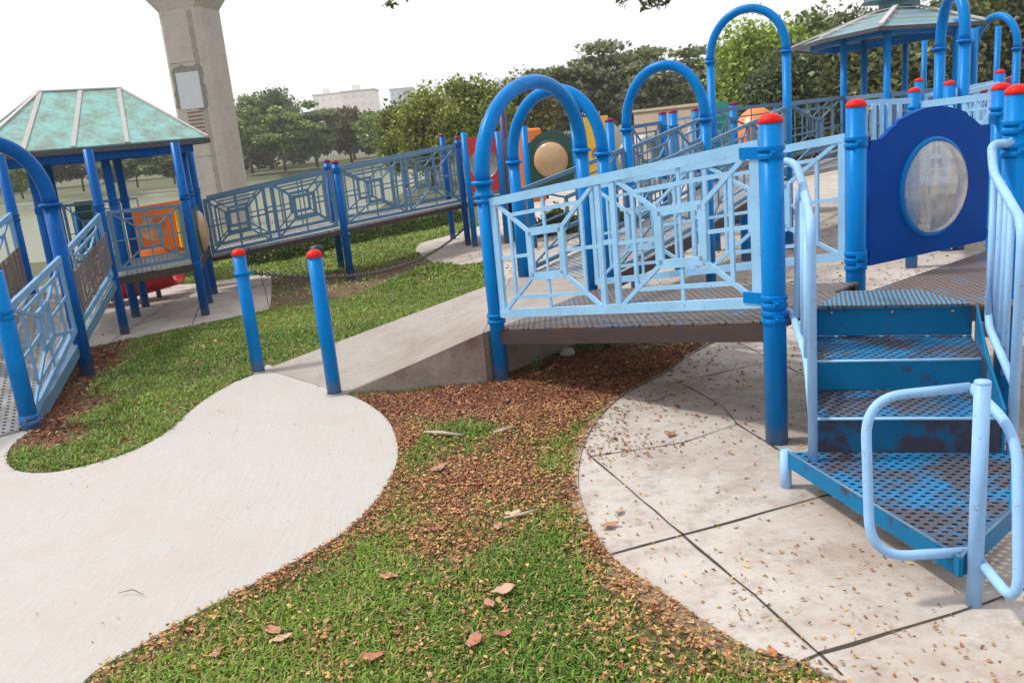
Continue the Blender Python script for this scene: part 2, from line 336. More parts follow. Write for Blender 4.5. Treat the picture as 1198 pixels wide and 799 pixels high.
# left curved path
edgeR=spline(gp((60,870),(100,799),(157,762),(230,720),(330,668),(400,627),(438,592),(460,556),(466,525),(455,495),(432,475),(407,463)))
edgeL=spline(gp((303,437),(268,452),(235,473),(200,503),(175,520),(140,535),(100,547),(58,555),(22,553),(9,542),(13,524),(33,508),(45,500)))
P0=[(p.x,p.y) for p in edgeR]+gp((398,455),(313,428))+[(p.x,p.y) for p in edgeL]+gp((22,478),(-25,500),(-90,540))+[(-6.5,4.5),(-7,1.5),(-3,.3),(-1.2,.9)]
PATH=P0
tagp(MB().prism(P0,-.08,.012).build('path',M['path']),kind='structure')
# right pad
edgeP=spline(gp((1010,815),(933,776),(889,767),(834,736),(785,703),(741,673),(713,651),(689,614),(677,580),(676,552),(683,522),(700,492),(730,464),(774,441),(812,415),(851,396),(890,380),(930,368)))
P1=[(p.x,p.y) for p in edgeP]+[(1.9,6.9),(1.0,7.5),(.2,7.8)]+gp((572,307),(540,311),(508,309),(485,294),(492,285),(520,278))+[(-.3,16.),(.3,23.),(15,21),(18,8),(10,1.0),(3,.9)]
PAD=P1
MBp=MB().prism(P1,-.08,.014)
pad=tagp(MBp.build('paved_ground',M['pad']),kind='structure')
jn=MB()
def joint(pts,w=.012,z=.018):
    q=[G(u,v) for u,v in pts]
    for a,b in zip(q[:-1],q[1:]):
        a=Vector((a.x,a.y,0));b=Vector((b.x,b.y,0)); k=max(1,int((b-a).length/.12)); dn=(b-a).normalized(); n=Vector((-dn.y,dn.x,0)); L=[]
        for i in range(k+1):
            p=a.lerp(b,i/k); wi=w*random.uniform(.22,.58); o=n*random.uniform(-.003,.003); L.append((p+o-n*wi,p+o+n*wi))
        for (p,q2),(p1,q3) in zip(L[:-1],L[1:]): jn.add([(p.x,p.y,z),(p1.x,p1.y,z),(q3.x,q3.y,z),(q2.x,q2.y,z)],[(0,1,2,3)])
joint([(687,533),(799,630),(884,702),(959,770),(985,795)]); joint([(716,652),(799,630),(960,585),(1080,553)]); joint([(936,780),(959,770),(1148,712),(1198,694),(1260,676)],.015)
joint([(860,498),(910,529),(960,560)]); joint([(688,538),(800,521),(860,500),(960,477)],.007); joint([(783,452),(900,426),(960,412)],.008); joint([(851,396),(896,420),(950,446)],.008)
joint([(785,444),(845,478),(862,499)],.006); joint([(560,300),(700,268),(900,230)],.01); joint([(640,330),(560,287)],.01)
tagp(jn.build('paving_joints',M['joint']),kind='structure')
# worn raised kerb strip beside pad
kb=MB(); eo=gp((672,600),(668,560),(680,508),(691,490),(728,462))
ki=spline(gp((688,612),(678,580),(677,552),(684,522),(701,492),(731,464),(775,441),(813,415),(851,395))); ko=spline(gp((676,618),(665,580),(666,550),(675,512),(692,484),(722,456),(768,434),(808,409),(846,389)))
for i in range(len(ki)-1): kb.add([(ko[i].x,ko[i].y,.006),(ki[i].x,ki[i].y,.021),(ki[i+1].x,ki[i+1].y,.021),(ko[i+1].x,ko[i+1].y,.006)],[(0,1,2,3)])
tagp(kb.build('kerb_strip',concrete('kerb_concrete',(.26,.20,.16),(.42,.35,.29),None,(.2,.13,.1),.7)),kind='structure')
kb=MB(); ki=spline(gp((713,651),(741,673),(785,703),(834,736),(889,767),(933,776))); ko=spline(gp((700,655),(722,682),(768,716),(815,750),(866,783),(925,800)))
for i in range(len(ki)-1): kb.add([(ko[i].x,ko[i].y,.004),(ki[i].x,ki[i].y,.010),(ki[i+1].x,ki[i+1].y,.010),(ko[i+1].x,ko[i+1].y,.004)],[(0,1,2,3)])
tagp(kb.build('dirt_edge',plain('dirt_edge_soil',(.20,.14,.10),.95,.35,25,.5)),kind='structure')
# pad under the left hut
P2=gp((60,440),(105,408),(160,396),(230,381),(290,369),(316,363),(318,340),(317,321),(232,333),(190,335))+[(-6.6,13.6),(-8,11),(-6.5,7.5)]
tagp(MB().prism(P2,-.08,.014).build('hut_paving',M['pad']),kind='structure')
jn=MB(); 
def joint2(pts): joint(pts)
joint([(316,363),(305,321)],.01); joint([(225,382),(240,345),(262,330)],.01); joint([(130,402),(190,362),(235,333)],.01)
tagp(jn.build('hut_paving_joints',M['joint']),kind='structure')
# concrete ramp + landing
NL=G(588,447); NR=G(692,338,.38); A2L=WD(601,190,7.45); A2R=WD(705,180,6.95)
rmp=empty('concrete_ramp',tuple(G(405,463)),'grey concrete ramp with dark stained side wall rising to the arches','ramp')
g0=G(405,463);g1=G(311,434); e0=Vector((NL.x-.10,NL.y-.02)); eR1=e1=Vector((A2L.x-.12,A2L.y+.02))
mid0=Vector((g0.x,g0.y)).lerp(e0,.5); mid1=Vector((g1.x,g1.y)).lerp(e1,.5)
mb=MB(); mb.prism([(g0.x,g0.y),tuple(e0),tuple(e1),(g1.x,g1.y)],-.1,[.016,.36,.38,.016],0,1)
lp=[tuple(e0+Vector((.004,0))),(NR.x-.02,NR.y-.12),(A2R.x+.06,A2R.y),(A2L.x-.12+.004,A2L.y+.02)]
mb.prism(lp,-.1,[.36,.36,.37,.38],0,1); mb.build('ramp_body',[M['rampc'],M['wallc']],rmp)
# distant tan wall, far bank road
def wallseg(name,label,a,b,h,mat,w=.3,z0=-.1,cap=None):
    r=empty(name,((a[0]+b[0])/2,(a[1]+b[1])/2,0),label,'wall'); dv=Vector((b[0]-a[0],b[1]-a[1],0)); n=Vector((-dv.y,dv.x,0)).normalized()
    a=Vector((a[0],a[1],0));b=Vector((b[0],b[1],0))
    MB().bar(a+Vector((0,0,(h+z0)/2)),b+Vector((0,0,(h+z0)/2)),h-z0,w,n).build('wall_body',M[mat],r)
    if cap: MB().bar(a+Vector((0,0,h+.052)),b+Vector((0,0,h+.052)),.1,w+.12,n).build('coping',M[mat],r)
    return r
a=WD(745,132,34); bq=WD(1000,105,24)
wallseg('retaining_wall','low tan concrete retaining wall in front of the dark green shrubs',a,bq,a.z,'tan',cap=True)
# ================================================================== PLAY STRUCTURES
B1=G(303,437);B2=G(392,463)
def bollard(P_,top,label,collar):
    r=empty('bollard',P_,label,'bollard','bollards at the foot of the concrete ramp'); z=ZV(P_,top)
    MB().tube([(P_.x,P_.y,-.05),(P_.x,P_.y,z-.05)],.049,20).build('shaft',M['blue'],r)
    MB().lathe((P_.x,P_.y,z-.05),[(.052,.0),(.055,.003),(.052,.02),(.042,.036),(.022,.048),(0,.052)],20).build('cap',M['red'],r)
    MB().lathe((P_.x,P_.y,.0125),[(.052,.012),(.058,.010),(.062,.0)],20).build('base_ring',M['rampc'],r)
    if collar:
        MB().lathe((P_.x,P_.y,z-.19),[(.052,-.012),(.06,-.012),(.06,.012),(.052,.012)],20).box((P_.x+.07,P_.y-.01,z-.19),.05,.015,.02).build('collar',M['blue'],r)
    return z
z1=bollard(B1,291,'red capped blue bollard holding the end of the chain',True)
bollard(B2,292,'red capped blue bollard without a chain, nearer the concrete ramp wall',False)
# chain
p548=G(548,288)
def cpt(t):
    a=Vector((B1.x+.08,B1.y,z1-.19)); b=Vector((p548.x-.05,p548.y,ZV(p548,268))); p=a.lerp(b,t); p.z-=.28*4*t*(1-t); return p
cb=MB(); L=(cpt(0)-cpt(1)).length; nlk=int(L/.052)
for i in range(nlk):
    p=cpt(i/nlk);q=cpt((i+1)/nlk); t=(q-p).normalized(); s=t.cross(Vector((0,0,1))).normalized(); w=s if i%2 else s.cross(t)
    c=(p+q)/2; loop=[c+t*.036*math.cos(a)+w*.016*math.sin(a) for a in [2*math.pi*k/8 for k in range(9)]]
    cb.tube(loop,.0055,5,False)
tagp(cb.build('chain',M['chain'],origin=tuple(cpt(0))),'dark steel chain drooping over the lawn from the bollard to the raised walkway','chain')
# ---- platform with posts, deck, bubble panel
P905=G(909,520); P998=WD(1001,336,4.95); P1168=WD(1168,180,5.5); P1187=WD(1187,200,4.02)
pf=empty('play_platform',(2.2,4.6,0),'low perforated deck platform with large blue bubble window panel beside the stairs','platform')
dk=[G(953,342,.65),G(1010,343,.65),G(1155,293,.65),G(1230,262,.65),G(1290,330,.65),G(1190,357,.65),G(1138,356,.65),G(950,360,.65),G(912,372,.65),G(905,345,.65)]
dk=[(p.x,p.y) for p in dk]
MB().prism([(p[0],p[1]) for p in (dk[0],dk[1],dk[2],dk[3],dk[4],dk[5],dk[6],dk[7])],.642,.65).build('deck',M['deck'],pf)
fr=MB()
for a_,b_ in ((0,1),(1,2),(2,3),(3,4),(4,5),(5,6)):
    a=Vector((*dk[a_],.605));b=Vector((*dk[b_],.605)); fr.bar(a,b,.07,.03,Vector((-(b-a).y,(b-a).x,0)))
fr.build('deck_frame',M['beam'],pf)
t905=ZV(P905,134); post(pf,P905,t905,'blue','red',(ZV(P905,178),ZV(P905,352),ZV(P905,370)))
post(pf,P998,ZV(P998,117),'blue','red',(ZV(P998,166),ZV(P998,300),ZV(P998,309)),z0=0)
post(pf,P1168,ZV(P1168,98),'blue','red',(ZV(P1168,130),ZV(P1168,270)),z0=0)
post(pf,P1187,ZV(P1187,100),'blue','red',(ZV(P1187,148),ZV(P1187,175)),z0=0)
# bubble panel
def bubble_panel(parent,A,B,zlA,zhA,zlB,zhB,mat,cu,cv,rr,dome,th=.03,name='bubble_panel',wavy=True,out=1):
    A=Vector((A[0],A[1]));B=Vector((B[0],B[1])); dn=(B-A).normalized(); n=Vector((-dn.y,dn.x,0)); Lp=(B-A).length
    def P(s,t): q=A.lerp(B,s); lo=zlA+(zlB-zlA)*s; hi=zhA+(zhB-zhA)*s; return Vector((q.x,q.y,lo+(hi-lo)*t))
    Hh=((zhA-zlA)+(zhB-zlB))/2
    def prof(s):
        if not wavy: return 1.
        x=abs(s-.5)*2
        if x>.86: return .89
        if x>.60: k=(.86-x)/.26; return .89+.08*k*k*(3-2*k)
        if x>.57: return .97+(.60-x)/.03*.03
        return 1.0+.07*math.cos(x/.57*math.pi/2)
    NS=110; cs,ct=cu,cv; inner=[];outer=[]
    for k in range(NS*2):
        a=2*math.pi*k/(NS*2); inner.append(P(cs+rr/Lp*math.cos(a),ct+rr/Hh*math.sin(a)))
        # radial hit with outline
        dx,dy=math.cos(a)/Lp,math.sin(a)/Hh; t=0
        lo,hi=0,3.
        for _ in range(40):
            m_=(lo+hi)/2; s=cs+dx*m_; y=ct+dy*m_
            inside= 0<=s<=1 and 0<=y<=prof(min(max(s,0),1))
            if inside: lo=m_
            else: hi=m_
        outer.append(P(cs+dx*lo,ct+dy*lo))
    K=NS*2; mb=MB(); nn=n*th/2
    vs=[p-nn for p in inner]+[p-nn for p in outer]+[p+nn for p in inner]+[p+nn for p in outer]; fs=[]
    for k in range(K):
        j=(k+1)%K; fs+=[(k,j,K+j,K+k),(2*K+k,3*K+k,3*K+j,2*K+j),(k,2*K+k,2*K+j,j),(K+k,K+j,3*K+j,3*K+k)]
    mb.add(vs,fs); pn=mb.build(name,M[mat],parent)
    c=P(cs,ct); rg=MB(); rg.lathe(c+n*out*(th/2),[(rr+.001,-.004),(rr+.001,.016),(rr+.022,.016),(rr+.028,-.002)],40,axis=n*out).build('window_rim',M['blue' if mat=='panel' else mat],pn); dm=MB(); R0=rr-.001; prof2=[(R0,0),(rr,.012)]+[(rr*math.cos(a),.012+rr*.38*math.sin(a)) for a in [math.pi/2*i/8 for i in range(1,9)]]
    dm.lathe(c+n*out*(th/2+.001),prof2,36,axis=n*out); dm.build('bubble_window',M[dome],pn); return pn
pa=WD(1015,232,4.98);pb=WD(1154,210,5.45)
bp=bubble_panel(pf,pa,pb,ZV(pa,311),ZV(pa,146),ZV(pb,281),ZV(pb,128),'panel',.51,.49,.274,'dome',wavy=True,out=-1)
for (P_,q,v) in((P998,pa,170),(P998,pa,303),(P1168,pb,140),(P1168,pb,268)):
    z=ZV(P_,v); MB().bar((P_.x,P_.y,z),(q.x,q.y,z),.05,.02,(0.3,1,0)).build('bracket',M['blue'],pf)
# ---- ramp bridge from arches to platform
rb=empty('ramp_bridge',((NL.x+P905.x)/2,(NL.y+P905.y)/2,0),'light blue lattice sided metal ramp joining the concrete landing to the stair platform','ramp')
zl0,zl1=.375,.64
poly=[(NL.x,NL.y),(P905.x-.03,P905.y+.02),(P998.x-.02,P998.y-.08),(NR.x,NR.y)]
MB().prism(poly,[zl0-.012,zl1-.012,zl1-.012,zl0-.012],[zl0,zl1,zl1,zl0]).build('deck',M['deck'],rb)
bm=MB()
for a,b in((0,1),(3,2)):
    A=Vector((*poly[a],zl0-.06));B=Vector((*poly[b],zl1-.06)); n=Vector((-(B-A).y,(B-A).x,0)); bm.bar(A,B,.085,.04,n)
for s in(.02,.5,.98):
    A=Vector((*poly[0],zl0-.05)).lerp(Vector((*poly[1],zl1-.05)),s);B=Vector((*poly[3],zl0-.05)).lerp(Vector((*poly[2],zl1-.05)),s); bm.bar(A,B,.06,.04,(B-A).cross(Vector((0,0,1))))
bm.build('side_beam',M['beam'],rb)
railing(rb,NL,P905,(ZV(NL,366),ZV(P905,355)),(ZV(NL,237),ZV(P905,169)),2,'light',.052,.028)
railing(rb,NR,P998,(.44,ZV(P998,300)),(1.18,ZV(P998,160)),2,'light',.045,.026)
for P_,v in((P905,178),(P905,350),):
    z=ZV(P_,v); dn=Vector((P905.x-NL.x,P905.y-NL.y,0)).normalized(); MB().bar(Vector((P_.x,P_.y,z))-dn*.16,Vector((P_.x,P_.y,z))-dn*.03,.055,.04,Vector((-dn.y,dn.x,0))).build('bracket',M['blue'],rb)
arch('large near blue hoop arch at the head of the concrete ramp',NL,NR,-.05,.3,ZV(NL,214),ZV(NR,176),.55,'blue',r=.051)
# collar on near arch left leg
arch('second blue hoop arch just behind the large near one',A2L,A2R,.3,.3,A2L.z,A2R.z,.54,'blue',r=.051)
A3L=WD(733,152,8.25);A3R=WD(825,140,7.85)
A4L=WD(831,73,9.9);A4R=WD(920,60,9.5)
arch('blue hoop arch midway up the long ramp beside the tall one',A3L,A3R,0,0,A3L.z,A3R.z,.52,'blue',r=.048)
arch('tallest slim blue hoop arch at the upper end of the long ramp',A4L,A4R,0,0,A4L.z,A4R.z,.50,'blue',r=.048)
for v,P_ in((232,NL),(372,NL)):
    z=ZV(P_,v); c=MB()
    for dz in(-.02,.02): c.lathe((P_.x,P_.y,z+dz),[(PR,-.012),(PR*1.14,-.012),(PR*1.14,.012),(PR,.012)],18)
    dn=Vector((P905.x-NL.x,P905.y-NL.y,0)).normalized(); c.build('collar',M['blue'],rb)
# ---- long ramp (ramp 2)
lr=empty('long_ramp',(1.5,8.2,0),'long blue railed ramp climbing away behind the lattice sided bridge','ramp')
ZS=[.38,.62,.86]; Ls=[A2L,A3L,A4L];Rs=[A2R,A3R,A4R]
for i in range(2):
    pl=[(Rs[i].x,Rs[i].y),(Rs[i+1].x,Rs[i+1].y),(Ls[i+1].x,Ls[i+1].y),(Ls[i].x,Ls[i].y)]; z=[ZS[i],ZS[i+1],ZS[i+1],ZS[i]]
    MB().prism(pl,[q-.012 for q in z],z).build('deck',M['deckgrey'],lr)
    for a,b in((0,1),(3,2)):
        A=Vector((*pl[a],z[a]-.06));B=Vector((*pl[b],z[b]-.06)); MB().bar(A,B,.1,.04,Vector((-(B-A).y,(B-A).x,0))).build('side_beam',M['beam'],lr)
    for S in(Ls,Rs):
        railing(lr,S[i],S[i+1],(ZS[i]+.05,ZS[i+1]+.05),(ZS[i]+.76,ZS[i+1]+.76),1 if i==0 else 2,'slate',.036,.02)
        a=Vector((S[i].x,S[i].y,ZS[i]+.62));b=Vector((S[i+1].x,S[i+1].y,ZS[i+1]+.62))
for k,(u,v,dp) in enumerate(((790,200,8.8),(870,190,9.3))):
    p=WD(u,v,dp); post(lr,p,.7,'blue',None)
# ---- upper platform and hut 2
H2=[WD(u,80,dp) for u,dp in((987,12.2),(1011,13.2),(1038,11.3),(1059,13.8),(1081,14.2),(1118,11.6),(1139,12.6),(1166,13.8))]
hz=.87
h2=empty('roofed_play_hut',(5.4,12.6,0),'roofed blue play hut with grey ribbed hip roof in front of the dark shrubs','play hut')
eave=2.5
for p in H2: post(h2,p,eave+.05,'blue',None,r=.045)
cxy=Vector((sum(p.x for p in H2)/8,sum(p.y for p in H2)/8)); dkp=[(cxy.x+1.35*math.cos(a),cxy.y+1.35*math.sin(a)) for a in [math.pi/4*k+.3 for k in range(8)]]
MB().prism(dkp,hz-.05,hz).build('deck',M['deckgrey'],h2)
EL=WD(960,49,12.2);EM=WD(1030,40,10.9);ER=WD(1152,25,11.6)
ring=[Vector((EL.x,EL.y)),Vector((EM.x,EM.y)),Vector((ER.x,ER.y)),Vector((ER.x+.3,ER.y+1.6)),Vector((ER.x-.5,ER.y+3.2)),Vector((EL.x+1.1,EL.y+3.0)),Vector((EL.x+.1,EL.y+1.5))]
ac=sum(ring,Vector((0,0)))/7; ac=Vector((WD(1052,0,12.6).x,WD(1052,0,12.6).y)); ez=[EL.z,EM.z,ER.z,ER.z,2.5,2.5,2.5]; ez=[2.5]*7; az=ZV(ac,9)
rf=MB(); ridge=[ac+(p-ac)*.12 for p in ring]; K=len(ring)
for i in range(K):
    j=(i+1)%K; a=Vector((*ring[i],ez[i]));b=Vector((*ring[j],ez[j]));c=Vector((*ridge[j],az));e=Vector((*ridge[i],az)); rf.add([a,b,c,e],[(0,1,2,3)])
rf.add([Vector((*p,az)) for p in ridge],[tuple(range(K))])
rfo=rf.build('roof',M['roofblue'],h2); rfo.modifiers.new('thick','SOLIDIFY').thickness=.03
sm=MB(); 
for i in range(K):
    a=Vector((*ring[i],ez[i]+.03));e=Vector((*ridge[i],az+.03)); sm.bar(a,e,.06,.03,(0,0,1))
    j=(i+1)%K; b=Vector((*ring[j],ez[j]+.03)); 
    for t in(.2,.4,.6,.8): 
        q0=a.lerp(e,t)+Vector((0,0,.005)); q1=b.lerp(Vector((*ridge[j],az+.03)),t)+Vector((0,0,.005)); sm.bar(q0,q1,.012,.012,(0,0,1))
sm.build('seam',M['seam'],rfo)
gt=MB()
for i in range(K):
    j=(i+1)%K; a=Vector((*ring[i],ez[i]-.02));b=Vector((*ring[j],ez[j]-.02)); gt.bar(a,b,.05,.05,(b-a).cross(Vector((0,0,1))))
gt.build('eave_trim',M['gutter'],rfo)
bmr=MB(); inn=[ac+(p-ac)*.8 for p in ring]
for i in range(K):
    j=(i+1)%K; a=Vector((*inn[i],eave-.02));b=Vector((*inn[j],eave-.02)); bmr.bar(a,b,.12,.05,(b-a).cross(Vector((0,0,1))))
bmr.build('ring_beam',M['blue'],h2)
tp=MB().lathe((ac.x,ac.y,az),[(.30,0),(.30,.10),(.55,.10),(.16,.36),(0,.40)],8); tp.build('roof_lantern',M['roofblue'],rfo)
railing(h2,A4R,H2[0],(.93,.93),(1.66,1.68),1,'slate',.05,.025)
railing(h2,H2[0],H2[2],(.93,.93),(1.66,1.66),1,'slate',.06,.025)
railing(h2,H2[2],H2[5],(.93,.93),(1.66,1.66),2,'slate',.06,.025)
MB().prism([(A4L.x,A4L.y),(A4R.x,A4R.y),(H2[2].x,H2[2].y),(H2[0].x,H2[0].y)],.81,.86).build('walkway_deck',M['deckgrey'],h2)
railing(h2,A4L,WD(975,100,14),(.93,.93),(1.66,1.68),2,'slate',.045,.022)
# ---- right arches
arch('tall blue hoop arch cut off at the top right of the grey hut roof',WD(1100,57,9.2),WD(1129,48,8.5),0,0,WD(1100,57,9.2).z,WD(1129,48,8.5).z,.48,'blue',r=.056)
a6=WD(1190,57,12.6); a6b=WD(1140,60,13.4)
arch('farther bright blue hoop arch at the right edge beyond the roofed hut',a6b,a6,0,0,a6.z,a6.z,.50,'blue')
# ---- right middle platform behind the bubble panel
mp=empty('rear_platform',(3.9,7.9,0),'railed platform with red capped posts seen above the blue bubble panel','platform')
Q=[WD(1070,107,7.9),WD(1111,98,8.6),WD(1075,94,10.6),WD(1170,85,10.2),WD(1175,107,7.4)]
for q,t in zip(Q,(103,95,92,82,104)): post(mp,q,ZV(q,t),'blue','red',(1.5,.8))
railing(mp,Q[0],Q[4],(.85,.85),(1.54,1.56),2,'light',.06,.025)
railing(mp,Q[0],Q[2],(.85,.85),(1.56,1.6),2,'light',.05,.022)
railing(mp,Q[1],Q[3],(.85,.85),(1.58,1.66),2,'light',.05,.022)
railing(mp,Q[2],Q[3],(.85,.85),(1.60,1.68),2,'pale',.05,.022)
MB().prism([(Q[0].x,Q[0].y),(Q[4].x,Q[4].y),(Q[3].x,Q[3].y),(Q[2].x,Q[2].y)],.72,.78).build('deck',M['deckgrey'],mp)
pl=WD(1023,140,7.2); 
sl=MB()
for u in(1012,1022,1031,1040,1052): q=WD(u,150,7.6); sl.bar((q.x,q.y,.8),(q.x,q.y,ZV(q,121)),.035,.03,(0,1,0))
a=WD(1008,121,7.6);b=WD(1066,118,7.8); sl.bar(a,b,.05,.04,(0,1,0)); sl.build('slatted_rail',M['pale'],mp)
# maroon canopy far right
q=WD(1160,100,13.5); mr=empty('maroon_panel',(q.x,q.y,0),'dark maroon plastic panel glimpsed at far right below the farther arch','play panel')
MB().prism([(q.x-.35,q.y),(q.x+.35,q.y-.1),(q.x+.35,q.y),(q.x-.35,q.y+.1)],[.8]*4,[1.55,1.78,1.78,1.55]).build('panel_board',M['maroon'],mr)
MB().tube([(q.x-.4,q.y,0),(q.x-.4,q.y,1.6)],.04).build('post',M['blue'],mr)
# ================================================================== STAIRS
st=empty('staircase',(1.7,3.7,0),'worn blue metal staircase with perforated treads and pale blue handrails','stairs')
DE=(G(955,358,.65),G(1138,355,.65)); T2=(G(955,421,.49),G(1148,418,.49)); T3=(G(955,488,.34),G(1170,487,.34)); BT=[G(922,530,.18),G(1124,654,.18),G(1182,600,.18),G(1186,526,.18)]
dirn=((T2[0]-DE[0])+(T3[0]-T2[0])); dirn.z=0; dirn.normalize()
def V2(p,z): return Vector((p.x,p.y,z))
def plank(f0,f1,b0,b1,z,name,mat,th=.006,lip=.035):
    o=MB().prism([(f0.x,f0.y),(f1.x,f1.y),(b1.x,b1.y),(b0.x,b0.y)],z-th,z).build(name,M[mat],st); 
    return o
back=Vector((.14,.36,0)).normalized(); side=(DE[1]-DE[0]).normalized()
plank(T2[0],T2[1],V2(DE[0],0)+back*.01,V2(DE[1],0)+back*.01,.49,'tread','tread')
plank(T3[0],T3[1],V2(T2[0],0)+back*.01,V2(T2[1],0)+back*.01,.34,'tread','tread')
def riser(a,b,z0,z1,bolts=0):
    n=Vector((-(b-a).y,(b-a).x,0)).normalized(); A=V2(a,(z0+z1)/2);B=V2(b,(z0+z1)/2)
    o=MB().bar(A,B,z1-z0,.006,n).build('riser',M['stairdirty' if z0<.2 else 'stair'],st)
    lipm=MB(); lipm.tube([V2(a,z1-.004)-n*.004*0,V2(b,z1-.004)],.007,8).build('nosing',M['light'],o)
    for k in range(bolts):
        t=(.1,.5,.88)[k]; c=V2(a,z1-.03).lerp(V2(b,z1-.03),t); nn=-n if n.y>0 else n
        MB().lathe(c+nn*.002,[(.011,0),(.011,.006),(.006,.011),(0,.012)],10,axis=nn).build('bolt',M['steel'],o)
tsp=[G(957,357.5,.66),G(1136,354.5,.66),G(1075,338,.66),G(985,340,.66)]
MB().prism([(p.x,p.y) for p in tsp],.652,.658).build('top_plate',M['ribbed'],st)
riser(DE[0],DE[1],.494,.645,3); riser(T2[0],T2[1],.344,.486); riser(T3[0],T3[1],.10,.336)
# bottom tread
btp=[(p.x,p.y) for p in BT]; bk=V2(T3[0],0)+back*.02; bk2=V2(T3[1],0)+back*.02
bt=MB().prism([btp[0],btp[1],btp[2],btp[3],(bk2.x,bk2.y),(bk.x,bk.y)],.174,.18).build('bottom_tread',M['tread'],st)
rm=MB()
for a,b in((0,1),(1,2),(2,3)):
    A=Vector((*btp[a],.15));B=Vector((*btp[b],.15)); rm.bar(A,B,.066,.012,Vector((-(B-A).y,(B-A).x,0)))
rm.build('rim',M['stair'],bt)
rl=MB(); 
for a,b in((0,1),(1,2)): rl.tube([Vector((*btp[a],.187)),Vector((*btp[b],.187))],.006,8)
rl.build('rim_edge',M['slate'],bt)
lg=G(920,573); MB().tube([(lg.x,lg.y,-.02),(lg.x,lg.y,ZV(lg,527))],.024,14).build('leg',M['pale'],st)
# side stringers
sp=MB()
for (a,b,c),off in(((DE[1],T2[1],T3[1]),.012),):
    a0=V2(a,.65)+side*off;b0=V2(b,.49)+side*off+back*0;c0=V2(c,.34)+side*off; 
    pts=[a0+Vector((0,0,.005)),b0+Vector((0,0,.03)),c0+Vector((0,0,.03)),V2(c0,.1),V2(b0,.2),V2(a0,.4)]
    for s in(0,.008): pass
    k=len(pts); vs=[p for p in pts]+[p+side*.01 for p in pts]; sp.add(vs,[tuple(range(k))[::-1],tuple(range(k,2*k))]+[(i,(i+1)%k,k+(i+1)%k,k+i) for i in range(k)])
sp.build('side_panel',M['stair'],st)
sp=MB(); off=-.012; a0=V2(DE[0],.65)+side*off;b0=V2(T2[0],.49)+side*off;c0=V2(T3[0],.34)+side*off
pts=[a0,b0+Vector((0,0,.01)),c0+Vector((0,0,.01)),V2(c0,.1),V2(b0,.2),V2(a0,.4)]; k=6; vs=pts+[p-side*.01 for p in pts]
sp.add(vs,[tuple(range(k)),tuple(range(k,2*k))[::-1]]+[(i,k+i,k+(i+1)%k,(i+1)%k) for i in range(k)]); sp.build('side_panel',M['stair'],st)
# handrails
def handrail(Pp,top0,Ppos,path_top,path_low,bal,r=.02,br=.014):
    t=MB(); t.tube(fillet(path_top,.1,8),r,14); o=t.build('handrail',M['pale'],st)
    l=MB(); l.tube(fillet(path_low,.07,6),r*.85,12); l.build('lower_rail',M['pale'],o)
    for a,b in bal: MB().tube([a,b],br,10).build('baluster',M['pale'],o)
# left rail: from post 905 to end leg
e=WD(951,525,3.62); s0=WD(905,188,4.25); s1=WD(931,190,4.15); s2=WD(938,218,4.08)
eT=ZV(e,262)
handrail(0,0,0,[s0,s1,WD(940,220,4.05),V2(e,eT),V2(e,.18)],[WD(905,362,4.25),WD(926,364,4.15),WD(944,420,3.8),V2(e,.36)],
 [(WD(934,222,4.08),WD(932,372,4.08)),(WD(939,235,3.95),WD(940,395,3.95)),(WD(943,250,3.8),WD(944,425,3.8))])
e=WD(1185,497,3.5); p0=WD(1186,168,3.96);p1=WD(1163,170,3.98);p2=WD(1160,196,3.93); pe=V2(e,ZV(e,262))
l0=WD(1170,345,3.96); l1=WD(1157,350,3.95); l2=WD(1156,380,3.9)
tp2=WD(1161,196,3.93)
handrail(0,0,0,[p0,WD(1160,168,3.98),WD(1162,202,3.9),pe,V2(e,.16)],[WD(1158,338,3.92),l2,V2(e,ZV(e,452))],
 [(WD(1163,200,3.9),l2),]+[(V2(q,ZV(q,tv)),V2(q,ZV(q,bv))) for q,tv,bv in((WD(1168,300,3.83),212,402),(WD(1175,300,3.73),224,420),(WD(1181,300,3.62),238,438))])
# ---- loop handrail
LP=G(1139,712); lt=ZV(LP,447)
lh=empty('loop_handrail',LP,'pale blue double loop handrail on its own post by the bottom step','handrail')
MB().tube([(LP.x,LP.y,-.03),(LP.x,LP.y,lt)],.024,18).build('post',M['pale'],lh)
MB().lathe((LP.x,LP.y,lt),[(.0245,-.004),(.025,.001),(.022,.005),(0,.007)],18).build('post_cap',M['pale'],lh)
dp=2.8
la=[WD(1134,453,dp),WD(1012,466,dp),WD(1018,652,dp),WD(1136,645,dp)]
MB().tube(fillet(la,.13,9),.0165,14).build('loop',M['pale'],lh)
rq=[WD(1136,453,dp),WD(1190,505,2.62),WD(1192,712,2.55),WD(1140,648,dp)]
MB().tube(fillet(rq,.11,9),.0165,14).build('loop',M['pale'],lh)
# ================================================================== LEFT RAMP, HUT 1, BRIDGE
PL=G(37,503);AL=G(103,440); Mc=[G(147,392),G(160,372),G(171,360)]; Rc=[G(241,370),G(245,356),G(251,345)]; Lc=[m_*1.88-r_*.88 for m_,r_ in zip(Mc,Rc)]
zd=.60
off=(Lc[0]-Mc[0]); off.z=0
lrp=empty('left_ramp',(-3.9,6.8,0),'blue lattice sided ramp at the left edge climbing to the green roofed hut','ramp')
PLl=PL+off*.98;ALl=AL+off*.98
pl=[(PL.x,PL.y),(Mc[0].x,Mc[0].y),(Lc[0].x,Lc[0].y),(PLl.x,PLl.y)]
MB().prism(pl,[.015,zd-.012,zd-.012,.015],[.03,zd,zd,.03]).build('deck',M['deckgrey'],lrp)
for a,b in((0,1),(3,2)):
    A=Vector((*pl[a],.0));B=Vector((*pl[b],zd-.06)); MB().bar(A,B,.09,.04,Vector((-(B-A).y,(B-A).x,0))).build('side_beam',M['slate'],lrp)
